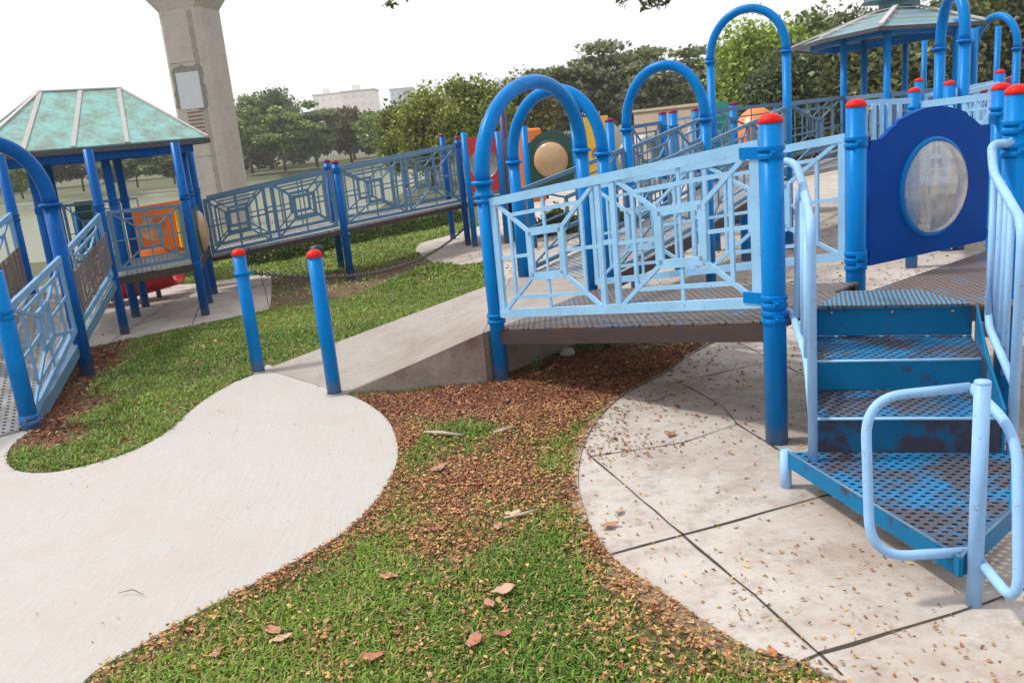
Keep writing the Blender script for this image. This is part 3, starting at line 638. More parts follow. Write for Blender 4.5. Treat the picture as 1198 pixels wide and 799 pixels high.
def zr(t): return .05+t*(zd)
tA=(AL-PL).length/(Mc[0]-PL).length
post(lrp,PL,ZV(PL,318),'blue',None,(ZV(PL,368),ZV(PL,490)),r=.056)
railing(lrp,PL,AL,(.07,ZV(AL,383)),(ZV(PL,365),ZV(AL,302)),1,'steelblue',.05,.03)
railing(lrp,AL,Mc[0],(ZV(AL,383),zd+.04),(ZV(AL,299),ZV(Mc[0],252)),1,'steelblue',.05,.026)
railing(lrp,PLl,ALl,(.07,.38),(.82,1.07),1,'steelblue',.05,.03); railing(lrp,ALl,Lc[0],(.40,zd+.04),(1.09,1.33),1,'steelblue',.05,.026)
for A_,B_,z0a,z1a,z0b,z1b in((AL.lerp(Mc[0],.08),AL.lerp(Mc[0],.93),.50,.86,.74,1.06),(ALl.lerp(Lc[0],.1),ALl.lerp(Lc[0],.9),.42,.85,.66,1.05)):
    n=Vector((-(B_-A_).y,(B_-A_).x,0)).normalized()*-.03; o3=A_+n; o4=B_+n
    MB().hexa([V2(o3,z0a),V2(o4,z0b),V2(o4+n*.3,z0b),V2(o3+n*.3,z0a),V2(o3,z1a),V2(o4,z1b),V2(o4+n*.3,z1b),V2(o3+n*.3,z1a)]).build('infill_sheet',M['rustmesh'],lrp)
arch('blue hoop arch cut by the left edge over the left ramp',ALl,AL,0,-.03,ZV(AL,240),ZV(AL,240),.50,'blue_deep',r=.06)
# hut 1
h1=empty('green_roofed_hut',(-4.1,9.6,0),'play hut with stained translucent green hip roof on blue posts','play hut')
EA=WD(243,161,9.5); EB=WD(25,179,8.45); ez=(EA.z+EB.z)/2; e1=Vector((EB.x-EA.x,EB.y-EA.y)).normalized(); 
A_=Vector((EA.x,EA.y)); Bc=A_+e1*((Vector((EB.x,EB.y))-A_).length*1.24); e2=Vector((-e1.y,e1.x)); e2=e2 if e2.y>0 else -e2; DPT=1.95
RI=[Vector((*A_,ez)),Vector((*Bc,ez)),Vector((*(Bc+e2*DPT),ez)),Vector((*(A_+e2*DPT),ez))]
W=(A_-Bc).length; mid_=A_+e2*DPT/2; r1=mid_+e1*.58; r2=mid_+e1*1.42; rz=ZV(r1,105)
RR=[Vector((*r1,rz)),Vector((*r2,rz))]
rf=MB().add([RI[0],RI[1],RR[1],RR[0]],[(0,1,2,3)]).add([RI[1],RI[2],RR[1]],[(0,1,2)]).add([RI[2],RI[3],RR[0],RR[1]],[(0,1,2,3)]).add([RI[3],RI[0],RR[0]],[(0,1,2)])
rfo=rf.build('roof',M['roofgreen'],h1); rfo.modifiers.new('thick','SOLIDIFY').thickness=.012
sm=MB(); up=Vector((0,0,.018))
nf=(RI[1]-RI[0]).cross(RR[0]-RI[0])
for t0,t1 in((.37,.02),(.60,.5),(.80,.98)):
    sm.bar(RI[0].lerp(RI[1],t0)+up,RR[0].lerp(RR[1],t1)+up,.045,.015,nf)
for a,b in((RI[0],RR[0]),(RI[1],RR[1]),(RI[2],RR[1]),(RI[3],RR[0]),(RR[0],RR[1])): sm.bar(a+up,b+up,.04,.015,(0,0,1))
sm.build('seam',M['seam'],rfo)
gt=MB()
for i in range(4): a=RI[i]-Vector((0,0,.03));b=RI[(i+1)%4]-Vector((0,0,.03)); gt.bar(a,b,.05,.045,(b-a).cross(Vector((0,0,1))))
gt.build('eave_trim',M['gutter'],rfo)
bmr=MB(); ctr=(A_+Bc)/2+e2*DPT/2; inn=[ctr+(Vector((p.x,p.y))-ctr)*.86 for p in RI]
for i in range(4): a=Vector((*inn[i],ez-.08));b=Vector((*inn[(i+1)%4],ez-.08)); bmr.bar(a,b,.11,.05,(b-a).cross(Vector((0,0,1))))
bmr.build('ring_beam',M['blue_deep'],h1)
for S in(Lc,Mc,Rc):
    for i,p in enumerate(S): post(h1,p,ez-.03,'blue_deep',None,(1.3,zd-.03) if i==0 else (1.3,),z0=-.03,r=.047)
dk1=[(Rc[0].x+.03,Rc[0].y),(Rc[2].x,Rc[2].y+.1),(Lc[2].x,Lc[2].y+.1),(Lc[0].x,Lc[0].y)]
MB().prism(dk1,zd-.006,zd).build('deck',M['deckgrey'],h1); bm=MB()
for i in range(4):
    a=Vector((*dk1[i],zd-.05));b=Vector((*dk1[(i+1)%4],zd-.05)); bm.bar(a,b,.075,.03,(b-a).cross(Vector((0,0,1))))
bm.build('deck_frame',M['beam'],h1)
railing(h1,Mc[0],Rc[0],(zd+.06,zd+.06),(ZV(Mc[0],250),ZV(Rc[0],240)),1,'slate',.035,.018)
railing(h1,Lc[2],Mc[2],(zd+.06,zd+.06),(1.3,1.3),1,'slate',.03,.015)
pa1=Rc[0].lerp(Rc[2],.2);pb1=Rc[0].lerp(Rc[2],.95)
bubble_panel(h1,pa1,pb1,zd-.02,1.14,zd-.02,1.14,'green',.5,.5,.235,'amber',wavy=False,out=-1)
# orange tube slide behind hut
sl=empty('tube_slide',(-4.2,11.6,0),'orange and yellow tube slide with red chute behind the green roofed hut','slide')
c=WD(193,272,11.3); nrm=Vector((-.1,-1,0)).normalized()
hb=WD(158,300,11.2);he=WD(232,300,11.6)
bubble_panel(sl,hb,he,.60,1.14,.60,1.18,'orange',.36,.46,.17,'amber',name='hood_panel',wavy=False,out=1)
q=WD(219,270,10.9); MB().prism([(q.x-.10,q.y),(q.x+.13,q.y+.2),(q.x+.09,q.y+.25),(q.x-.14,q.y+.05)],.60,1.14).build('side_panel',M['yellow'],sl)
tb=MB(); 
for i in range(7): pass
sp_=[Vector((c.x,c.y+.35,.82)),Vector((c.x-.05,c.y+.8,.8)),Vector((c.x-.2,c.y+1.3,.65)),Vector((c.x-.6,c.y+1.6,.5)),Vector((c.x-1.1,c.y+1.5,.3))]
tb.tube(fillet(sp_,.4),.28,20).build('tube',M['orange'],sl)
ch=[]; a0=WD(212,332,10.9);a1=WD(185,340,10.9);a2=WD(148,342,10.7)
cm=MB(); cps=[V2(a0,.20),V2(a1,.14),V2(a2,.10),V2(a2+Vector((-.35,-.05,0)),.1)]; cps=fillet(cps,.3,5); L_=[]
for p in cps:
    for k in range(9):
        a=math.pi*k/8; L_.append(p+Vector((0,.26*math.cos(a),.16-.2*math.sin(a))))
cm.add(L_,[(i*9+k,i*9+k+1,(i+1)*9+k+1,(i+1)*9+k) for i in range(len(cps)-1) for k in range(8)],True); co_=cm.build('chute',M['redplastic'],sl); co_.modifiers.new('thick','SOLIDIFY').thickness=.02
MB().tube([V2(a1,0),V2(a1,.2)],.03).build('support',M['blue_deep'],sl)
# dark green board and railing on the hut's far-left
q=WD(100,262,10.6); gb=empty('green_play_board',(q.x,q.y,0),'dark green play board behind the railing of the left ramp','play panel')
b0=WD(92,265,10.6);b1=WD(114,262,10.7); MB().prism([(b0.x,b0.y),(b1.x,b1.y),(b1.x,b1.y+.03),(b0.x,b0.y+.03)],zd,ZV(b0,237)).build('board',M['green'],gb)
MB().tube([V2(b0,0),V2(b0,1.2)],.03).tube([V2(b1,0),V2(b1,1.2)],.03).build('stand',M['blue_deep'],gb)
q0=WD(70,242,12.2);q1=WD(160,232,12.8); rr_=empty('thin_railing',(q0.x,q0.y,0),'thin dark upright railing on the bank behind the green roofed hut','railing')
tt=MB().bar(q0,q1,.03,.03,(0,1,0)); 
for k in range(9): p=q0.lerp(q1,k/8); tt.bar((p.x,p.y,-.05),p-Vector((0,0,.02)),.018,.018,(0,1,0))
tt.build('rail_bars',M['slate'],rr_)
# bridge
BM=G(411,328);BMb=G(400,315); BE=p548
BS=Rc[2]; 
br=empty('raised_walkway',(-2.2,11.2,0),'raised blue lattice railed walkway running from the green roofed hut','walkway')
zt0,zt1,zt2=ZV(BS,236),ZV(BM,200),ZV(BE,171); zb0,zb1,zb2=ZV(BS,300),ZV(BM,266),ZV(BE,237)
bo=Vector((BMb.x-BM.x,BMb.y-BM.y,0))*.9
def bridge_seg(A,B,za,zb,ta,tb):
    A2=A+bo;B2=B+bo
    pl=[(A.x,A.y),(B.x,B.y),(B2.x,B2.y),(A2.x,A2.y)]
    MB().prism(pl,[za-.03,zb-.03,zb-.03,za-.03],[za,zb,zb,za]).build('deck',M['deckgrey'],br)
    for P_,Q_ in((A,B),(A2,B2)): MB().bar(V2(P_,za-.056),V2(Q_,zb-.056),.05,.04,(Q_-P_).cross(Vector((0,0,1)))).build('side_beam',M['beam'],br)
    railing(br,A,B,(za+.035,zb+.035),(ta,tb),2,'slate',.04,.026)
    railing(br,A2,B2,(za+.035,zb+.035),(ta,tb),2,'slate',.04,.022)
bridge_seg(BS,BM,zb0,zb1,zt0,zt1); bridge_seg(BM,BE,zb1,zb2,zt1,zt2)
for p,t in((BM,188),(BMb,187),(BE,160)): post(br,p,ZV(p,t),'blue_deep','capdark',(ZV(p,t)-.12,),r=.047)
pe2=BE+bo; post(br,pe2,ZV(pe2,157),'blue_deep','capdark',(),r=.047)
# extension of walkway behind the arches to the right
BX=WD(640,205,12.9)
bridge_seg(BE,BX,zb2,zb2+.02,zt2,zt2+.02)
# red ring panel
q=WD(566,192,12.6); rp=empty('red_play_panel',(q.x,q.y,0),'red play panel with pale round hole standing at the walkway end','play panel')
a=WD(546,192,12.7);b=WD(585,190,12.7)
bubble_panel(rp,a,b,ZV(a,226),ZV(a,162),ZV(b,222),ZV(b,158),'redplastic',.5,.5,.22,'dome',name='panel_board',wavy=False)
MB().tube([V2(a,0),V2(a,ZV(a,155))],.045).build('post',M['blue'],rp); MB().tube([V2(b,0),V2(b,ZV(b,154))],.045).build('post',M['blue'],rp)
# purple pole
q=WD(589,150,13.4); pp=empty('purple_pole',(q.x,q.y,0),'slim dark purple pole rising behind the red play panel','pole')
MB().tube([V2(q,0),V2(q,ZV(q,112))],.055).build('shaft',M['purple'],pp); MB().lathe(V2(q,ZV(q,112)),[(.06,-.03),(.06,0),(.03,.03),(0,.035)],14).build('cap',M['purple'],pp)
# green bubble panel
a=WD(616,185,11.9);b=WD(674,180,11.7); gp_=empty('green_bubble_panel',((a.x+b.x)/2,(a.y+b.y)/2,0),'dark green play panel with amber bubble window behind the near arches','play panel')
bubble_panel(gp_,a,b,ZV(a,222),ZV(a,162),ZV(b,216),ZV(b,153),'green',.5,.52,.245,'amber',name='panel_board',wavy=True,out=-1)
for q in(a,b): MB().tube([V2(q,0),V2(q,1.7)],.05).build('post',M['blue'],gp_)
a=WD(605,152,12.4);b=WD(633,150,12.4); og=empty('orange_tube_hood',(a.x,a.y,0),'orange plastic hood peeking out behind the dark green bubble panel','play panel')
MB().prism([(a.x,a.y),(b.x,b.y),(b.x,b.y+.3),(a.x,a.y+.3)],[.6]*4,[ZV(a,151),ZV(b,149),ZV(b,149)-.05,ZV(a,151)-.05]).build('hood',M['orange'],og,bevel=.04)
a=WD(681,165,11.4);b=WD(712,162,11.6); yp=empty('yellow_play_panel',(a.x,a.y,0),'tall yellow play panel between the near arches and the middle arch','play panel')
bubble_panel(yp,a,b,.65,ZV(a,138),.65,ZV(b,135),'yellow',.5,.55,.09,'amber',name='panel_board',wavy=False)
q=b+Vector((.1,0,0)); post(yp,WD(714,160,10.2),ZV(WD(714,160,10.2),139),'blue','capdark',r=.055)
# distant posts & rails cluster
cl=empty('middle_platform',(2.5,12,0),'distant blue railed platform with dark capped posts seen through the middle arch','platform')
CP=[WD(u,v+20,dp) for u,v,dp in((776,132,12.2),(788,130,11.4),(814,128,13.0),(858,121,12.4))]
for q,v in zip(CP,(131,129,127,120)): post(cl,q,ZV(q,v),'blue','capdark',(1.5,),r=.06)
lq=WD(735,150,11.6)
railing(cl,lq,CP[0],(.85,.85),(1.55,1.57),1,'slate',.05,.025); railing(cl,CP[1],CP[2],(.85,.85),(1.6,1.6),1,'light',.04,.025); railing(cl,CP[2],CP[3],(.85,.85),(1.6,1.6),1,'slate',.04,.025)
MB().prism([(lq.x,lq.y),(CP[1].x,CP[1].y),(CP[3].x,CP[3].y),(CP[2].x,CP[2].y+1),(lq.x,lq.y+1)],.72,.78).build('deck',M['deckgrey'],cl)
a=WD(834,140,12.9);b=WD(852,138,12.9); tl=empty('teal_play_panel',(a.x,a.y,0),'small teal green panel beside the orange dome','play panel')
bubble_panel(tl,a,b,.8,ZV(a,120),.8,ZV(b,118),'teal',.5,.5,.05,'dome',name='panel_board',wavy=False)
MB().tube([V2(a,0),V2(a,1.4)],.04).build('post',M['blue'],tl)
q=WD(885,142,13.2); od=empty('orange_dome_panel',(q.x,q.y,0),'orange dome shaped climbing shell behind the tall slim arch','play panel')
dm=MB().lathe((q.x,q.y,.85),[(.42,-.15),(.42,.1),(.40,.35),(.34,.55),(.22,.72),(.1,.8),(0,.82)],24); dm.build('shell',M['orange'],od)
MB().tube([V2(q,0),V2(q,.75)],.06).build('post',M['blue'],od)
q=WD(752,160,13.5); wb=empty('pale_tunnel_ring',(q.x,q.y,0),'pale round crawl tunnel seen through the middle arch','tunnel')
MB().lathe((q.x,q.y,1.1),[(.24,-.3),(.30,-.3),(.30,.3),(.24,.3),(.24,-.3)],28,axis=(.3,-1,0)).build('tunnel_ring',M['seam'],wb); MB().tube([(q.x,q.y,0),(q.x,q.y,.82)],.05).build('post',M['blue'],wb)
# ================================================================== PIER AND BUILDINGS
pr_=empty('viaduct_pier',WD(257,222,25)-Vector((0,0,WD(257,222,25).z)),'tall weathered concrete viaduct pier with a pale patched square','pier')
c=WD(257,222,25); dx=Vector((Vector((1,0,0)).x,-.0,0)); wv=.66; zt=ZV(c,14)
ang=.22
def rect(cx,cy,hx,hy,a): return [(cx+x*hx*math.cos(a)-y*hy*math.sin(a),cy+x*hx*math.sin(a)+y*hy*math.cos(a)) for x,y in((-1,-1),(1,-1),(1,1),(-1,1))]
def chamfer(cx,cy,hx,hy,a,c=.14):
    pts=[(-hx+c,-hy),(hx-c,-hy),(hx,-hy+c),(hx,hy-c),(hx-c,hy),(-hx+c,hy),(-hx,hy-c),(-hx,-hy+c)]
    return [(cx+x*math.cos(a)-y*math.sin(a),cy+x*math.sin(a)+y*math.cos(a)) for x,y in pts]
ang=-.25
lo_=chamfer(c.x,c.y,.66,.60,ang); 
body=MB().prism(lo_,-1.5,zt).build('column',M['pier'],pr_)
hd=MB(); a=chamfer(c.x,c.y,.66,.60,ang); b=chamfer(c.x,c.y,1.5,.9,ang); k=8
hd.add([(p[0],p[1],zt+.002) for p in a]+[(p[0],p[1],zt+1.1) for p in b],[(i,(i+1)%k,k+(i+1)%k,k+i) for i in range(k)]+[tuple(range(k,2*k)),tuple(range(k))[::-1]])
hd.prism(b,zt+1.1,zt+1.9); hd.build('pier_head',M['pier'],pr_)
nf=Vector((math.sin(ang),-math.cos(ang),0)); ux=Vector((math.cos(ang),math.sin(ang),0)); fc=Vector((c.x,c.y,0))+nf*.60
gz=ZV(fc,100)
jl=MB()
for v in(73,163,183): z=ZV(fc,v); jl.bar(fc-ux*.5+Vector((0,0,z))+nf*.002,fc+ux*.5+Vector((0,0,z))+nf*.002,.025,.004,nf)
jl.bar(fc+ux*.36+Vector((0,0,-1))+nf*.002,fc+ux*.36+Vector((0,0,zt-.05))+nf*.002,.16,.0035,nf)
jl.build('form_joint',M['rampc'],body)
z=ZV(fc,103); pc=MB(); 
ed=[]; 
for i in range(28):
    a=2*math.pi*i/28; s=max(abs(math.cos(a)),abs(math.sin(a))); rr=.58/s*random.uniform(.86,1.04); ed.append(fc+nf*.006+ux*(-.02+rr*math.cos(a)*.88)+Vector((0,0,z+rr*1.06*math.sin(a))))
pc.add(ed,[tuple(range(28))]); pc.build('broken_patch',M['joint' if 0 else 'beam'] if 0 else plain('broken_concrete',(.2,.19,.18),.95,.5,9,.5),body)
pc=MB().bar(fc-ux*.02+nf*.010+Vector((0,0,z-.56)),fc-ux*.02+nf*.010+Vector((0,0,z+.42)),.72,.004,nf); pc.build('pale_patch',plain('pale_grey_plaster',(.50,.52,.56),.8,.08,5),body)
pc=MB()
for k in range(9): zz=z-.66-.105*k; pc.bar(fc-ux*.22+nf*.008+Vector((0,0,zz)),fc+ux*.26+nf*.008+Vector((0,0,zz)),.05,.004,nf)
pc.build('exposed_bars',plain('rusty_bars',(.22,.12,.08),.9,.3,9),body)
# far apartment blocks; haze is put into the pink pair's wall and window colours
def block(u0,u1,vt,dp,label,col,win):
    a=WD(u0,vt,dp);b=WD(u1,vt,dp); r=empty('apartment_block',((a.x+b.x)/2,a.y,0),label,'building'); h=a.z; w=b.x-a.x
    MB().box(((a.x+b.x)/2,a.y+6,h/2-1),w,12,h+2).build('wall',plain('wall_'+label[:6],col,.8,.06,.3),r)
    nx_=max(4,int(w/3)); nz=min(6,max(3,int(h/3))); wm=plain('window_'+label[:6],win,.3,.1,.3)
    for j in range(nz):
        for i in range(nx_):
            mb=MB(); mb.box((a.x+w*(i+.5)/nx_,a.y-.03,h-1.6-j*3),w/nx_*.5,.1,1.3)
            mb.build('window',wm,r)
    MB().box(((a.x+b.x)/2,a.y+6,h+.25),w+.6,12.6,.5).build('roof',M['seam'],r)
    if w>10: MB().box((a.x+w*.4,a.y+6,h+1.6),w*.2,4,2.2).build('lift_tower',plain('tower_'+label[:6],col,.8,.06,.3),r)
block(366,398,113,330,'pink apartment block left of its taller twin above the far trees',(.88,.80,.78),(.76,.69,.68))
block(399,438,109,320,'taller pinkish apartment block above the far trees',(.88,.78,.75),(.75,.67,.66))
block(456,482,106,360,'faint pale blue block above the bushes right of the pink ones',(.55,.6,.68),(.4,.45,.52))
# ================================================================== VEGETATION
def leafmesh(name,cent,size,cols,parent=None,mat='foliage',flat=.0,aspect=.5,origin=(0,0,0),tri=False,up=None):
    n=len(cent); a=rng.normal(size=(n,3)); a[:,2]*= (1-flat); a/=np.linalg.norm(a,axis=1)[:,None]
    b=rng.normal(size=(n,3)); b[:,2]*=(1-flat); b-=a*(a*b).sum(1)[:,None]; b/=np.linalg.norm(b,axis=1)[:,None]
    s=(size*rng.uniform(.4,1.6,n))[:,None] if np.isscalar(size) else size[:,None]
    fold=np.cross(a,b)*s*.18
    aspect=aspect*rng.uniform(.45,1.35,(n,1))
    v=np.stack([cent-a*s*.5,cent+b*s*aspect*.5+fold,cent+a*s*.5,cent-b*s*aspect*.5+fold],1).reshape(-1,3)-np.array(origin)
    me=bpy.data.meshes.new(name); me.vertices.add(4*n); me.vertices.foreach_set('co',v.astype(np.float32).ravel())
    me.loops.add(4*n); me.loops.foreach_set('vertex_index',np.arange(4*n,dtype=np.int32)); me.polygons.add(n)
    me.polygons.foreach_set('loop_start',np.arange(0,4*n,4,dtype=np.int32)); me.polygons.foreach_set('loop_total',np.full(n,4,dtype=np.int32)); me.update(calc_edges=True)
    at=me.attributes.new('tint','FLOAT_COLOR','POINT'); cc=np.repeat(np.c_[cols,np.ones(n)],4,0).astype(np.float32); at.data.foreach_set('color',cc.ravel())
    me.materials.append(M[mat]); o=link(bpy.data.objects.new(name,me))
    if parent: o.parent=parent
    return o
def palette(n,c0,c1,var=.25):
    t=rng.random((n,1)); c=np.array(c0)*(1-t)+np.array(c1)*t; return np.clip(c*rng.uniform(1-var,1+var,(n,1)),0,1)
def clumps(center,rx,ry,rz,k,cr,layers=0):
    C=[]
    for i in range(k):
        while True:
            p=rng.uniform(-1,1,3)
            if np.linalg.norm(p)<1 and (p[2]>-.8): break
        p=p/ max(np.linalg.norm(p),.3)*rng.uniform(.45,1.0)
        if layers: p[2]=(round((p[2]+1)/2*layers)/layers)*2-1; sc_=math.sqrt(max(.08,1-p[2]**2*.75)); p[0]*=sc_;p[1]*=sc_
        C.append((np.array(center)+p*np.array([rx,ry,rz]),cr*rng.uniform(.6,1.25)))
    return C
def tree(label,u,vtop,vbase,dep,wpx,c0,c1,n=7000,k=34,leaf=.3,layers=0,name='tree',cat='tree',group='trees on the far bank',trunkfrac=.35,zb=0.,vis=True,flatclump=.5,seed=None):
    base=WD(u,vbase,dep); base=Vector((base.x,base.y,zb)); top=ZV(base,vtop) if vtop is not None else 5; w=wpx*dep/1000/2; hgt=top-zb; z0=zb+hgt*trunkfrac
    r=empty(name,base,label,cat,group); cz=(z0+top)/2; C=clumps((base.x,base.y,cz),w*.82,w*.7,(top-z0)/2*.85,k,max(.18*w,.16*(top-z0))*1.25,layers)
    tk=MB(); tr=max(.05,hgt*.022); top_pt=Vector((base.x,base.y,z0+(top-z0)*.5)); j=Vector((random.uniform(-.2,.2),0,0))*tr*4
    tk.tube([base-Vector((0,0,.1)),base.lerp(top_pt,.4)+j,top_pt],[tr*1.3,tr,tr*.5],8)
    for c_,cr in C[:10]: s_=base.lerp(top_pt,random.uniform(.45,.95)); tk.tube([s_,s_.lerp(Vector(c_),.5)+Vector((0,0,-.05*hgt)),Vector(c_)],[tr*.4,tr*.28,tr*.12],6)
    tk.build('trunk',M['bark'],r)
    per=n//len(C); P=[];K=[]
    for c_,cr in C:
        d_=rng.normal(size=(per,3)); d_/=np.linalg.norm(d_,axis=1)[:,None]; rad=rng.random((per,1))**.45*rng.uniform(.6,1.2,(per,1)); P.append(c_+d_*rad*cr*np.array([1.15,1.1,flatclump])); K.append(palette(per,c0,c1)*rng.uniform(.72,1.3))
    P=np.concatenate(P);K=np.concatenate(K); leafmesh('crown',P,leaf,K,r,origin=tuple(base),flat=.35 if layers else .1,aspect=.6); return r
G1=(.12,.18,.045);G2=(.32,.42,.12); D1=(.09,.13,.055); D2=(.25,.31,.13)  # foliage greens; the G pair is lightened in colour to look hazy
# far bank trees left to right: (label,u,top,base,depth,width,...)
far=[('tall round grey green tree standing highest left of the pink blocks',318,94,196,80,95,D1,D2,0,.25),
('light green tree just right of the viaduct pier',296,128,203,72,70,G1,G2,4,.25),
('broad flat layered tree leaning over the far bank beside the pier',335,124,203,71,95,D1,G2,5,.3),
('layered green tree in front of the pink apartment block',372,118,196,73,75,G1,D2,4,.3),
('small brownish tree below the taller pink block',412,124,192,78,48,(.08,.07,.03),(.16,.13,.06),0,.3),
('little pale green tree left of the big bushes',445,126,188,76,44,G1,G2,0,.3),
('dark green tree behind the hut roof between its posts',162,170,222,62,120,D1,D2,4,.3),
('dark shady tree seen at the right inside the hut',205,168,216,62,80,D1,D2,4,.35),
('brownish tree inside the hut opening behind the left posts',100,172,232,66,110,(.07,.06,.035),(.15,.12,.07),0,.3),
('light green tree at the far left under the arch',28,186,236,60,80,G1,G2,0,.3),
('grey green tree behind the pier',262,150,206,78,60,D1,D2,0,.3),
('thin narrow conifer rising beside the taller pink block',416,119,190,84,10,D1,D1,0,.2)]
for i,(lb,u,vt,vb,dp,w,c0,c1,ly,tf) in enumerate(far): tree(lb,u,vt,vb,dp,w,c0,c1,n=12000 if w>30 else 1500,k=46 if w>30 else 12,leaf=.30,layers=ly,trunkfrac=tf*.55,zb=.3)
def treeline(label,pts,h,n,c0,c1,leaf,w):
    Q=[Vector((WD(u,hor(u),dp).x,WD(u,hor(u),dp).y,0)) for u,dp in pts]; r=empty('woodland',Q[0],label,'trees'); P=[];K=[]; nb=26*(len(Q)-1); C=[]
    for i in range(nb): s=random.random()*(len(Q)-1); k=int(s); p=Q[k].lerp(Q[k+1],s-k); C.append((np.array((p.x+random.gauss(0,w),p.y+random.gauss(0,w),random.uniform(.2,1.)**.8*h*.8)),random.uniform(.16,.3)*h))
    per=n//nb
    for c_,cr in C:
        d_=rng.normal(size=(per,3)); d_/=np.linalg.norm(d_,axis=1)[:,None]; P.append(c_+d_*rng.random((per,1))**.5*cr*np.array([1.3,1.3,.9])); K.append(palette(per,c0,c1)*rng.uniform(.7,1.3))
    o=leafmesh('woodland',np.concatenate(P),leaf,np.concatenate(K),None); bpy.data.objects.remove(r); tagp(o,label,'woodland',kind='stuff')
treeline('far hazy green woodland closing the view beyond the pond',[(-200,86),(60,84),(260,86),(420,90),(620,92)],5.2,60000,(.07,.09,.04),(.19,.21,.11),.5,2.5)
mid_t=[('bright yellow green bushy tree beyond the walkway, left part',508,101,216,31,95,(.11,.13,.02),(.34,.38,.08),.13),
('bright green bushy tree behind the walkway and red panel',560,86,212,29,110,(.10,.13,.02),(.34,.38,.08),.13),
('mixed green and brown bushy tree behind the near arch',612,82,206,31,100,(.12,.08,.04),(.30,.32,.09),.13),
('small low bushy tree at the left end of the bright bushes',474,118,214,33,50,(.10,.13,.02),(.3,.34,.08),.13)]
for lb,u,vt,vb,dp,w,c0,c1,lf in mid_t: tree(lb,u,vt,vb,dp,w,c0,c1,n=15000,k=60,leaf=lf,layers=0,trunkfrac=.1,group='bushy trees beyond the walkway',flatclump=.85)
pine=[('dark layered tree left of the others in the dark row',655,64,192,46,100),('dark layered tree rising highest in the dark row',712,48,186,48,110),('dark layered tree in the dark row behind the middle arch',768,55,182,46,105),
('dark layered tree in the dark row left of the tall slim arch',815,54,176,50,90),('dark layered tree partly hidden by the tall slim arch',860,50,172,50,90)]
for lb,u,vt,vb,dp,w in pine: tree(lb,u,vt,vb,dp,w,(.075,.095,.04),(.30,.33,.16),n=17000,k=64,leaf=.26,layers=6,trunkfrac=.12,group='dark layered trees in a row',flatclump=.35)
shr=[('bright lime green topped shrub right of the tall slim arch',893,16,150,27,110,(.16,.22,.03),(.42,.55,.10),.15),
('dark glossy shrub below the lime green one',935,50,140,23,120,(.025,.045,.015),(.16,.20,.08),.15),
('green leafy shrub left of the hut roof',950,18,140,28,110,(.08,.12,.02),(.28,.34,.10),.16),
('dense dark shrub behind the left posts of the roofed hut',1010,12,130,22,130,(.04,.06,.02),(.24,.27,.11),.15),
('tall dark shrub behind the roofed hut',1080,-6,125,21,140,(.03,.05,.018),(.20,.22,.09),.15),
('tall leafy shrub above the farther arch at the right edge',1150,-30,120,22,150,(.07,.09,.02),(.28,.32,.10),.15),
('dark brownish shrub cut by the right edge',1215,-40,115,21,140,(.04,.045,.02),(.13,.13,.06),.17)]
for lb,u,vt,vb,dp,w,c0,c1,lf in shr: tree(lb,u,vt,vb,dp,w,c0,c1,n=26000,k=80,leaf=lf,trunkfrac=.0,name='shrub',cat='shrub',group='shrubs behind the roofed hut',flatclump=.9)
# overhanging twig at the top
tw=empty('overhanging_branch',WD(740,-25,7.5),'thin leafy twig hanging into the top of the sky','branch')
P=[]
for (u0,v0,u1,v1) in((790,-90,752,13),(770,-60,728,7),(600,-60,446,8),(760,-40,772,12),(740,-60,760,9)):
    a=WD(u0,v0,7.5);b=WD(u1,v1,7.5); MB().tube([a,a.lerp(b,.5)+Vector((0,0,.03)),b],[.012,.008,.003],6).build('twig',M['bark'],tw)
    for k in range(44): p=a.lerp(b,random.uniform(.45,1.0)); P.append(p+Vector((random.gauss(0,.035),random.gauss(0,.04),random.gauss(0,.022))))
P=np.array([tuple(p) for p in P]); leafmesh('leaves',P,.07,palette(len(P),(.05,.05,.02),(.12,.12,.05)),tw,origin=tuple(tw.location),aspect=.4)
# hedge strip beyond the walkway
def hedge(label,pts,h,n,c0,c1,w=.5,leaf=.05):
    Q=[G(u,v) for u,v in pts]; r=empty('hedge',Q[0],label,'hedge'); P=[]; K=[]
    for i in range(n):
        s=random.random()*(len(Q)-1); k=int(s); p=Q[k].lerp(Q[k+1],s-k); a=random.uniform(0,math.pi); hh=h*(.75+.3*math.sin(s*9)+.15*math.sin(s*31)); rr=random.uniform(.6,1.05)
        P.append((p.x+random.gauss(0,.05),p.y+w*math.cos(a)*rr,max(0,hh*math.sin(a)*rr)))
    st_=MB()
    for i in range(40): s=i/40*(len(Q)-1.01); k=int(s); p=Q[k].lerp(Q[k+1],s-k); st_.tube([p,p+Vector((random.uniform(-.1,.1),random.uniform(-.1,.1),h*.7))],.012,5)
    st_.build('stems',M['bark'],r); P=np.array(P); leafmesh('foliage',P,leaf,palette(n,c0,c1,.35),r,origin=tuple(r.location)); return r
hedge('low dark green clipped hedge under the raised walkway',[(292,308),(345,300),(400,287),(470,272),(540,258)],.34,22000,(.03,.055,.012),(.12,.17,.035),.7)
hedge('low bushy hedge right of the walkway end behind the arches',[(600,280),(660,272),(740,262)],.4,9000,(.03,.055,.012),(.12,.16,.035),.4)
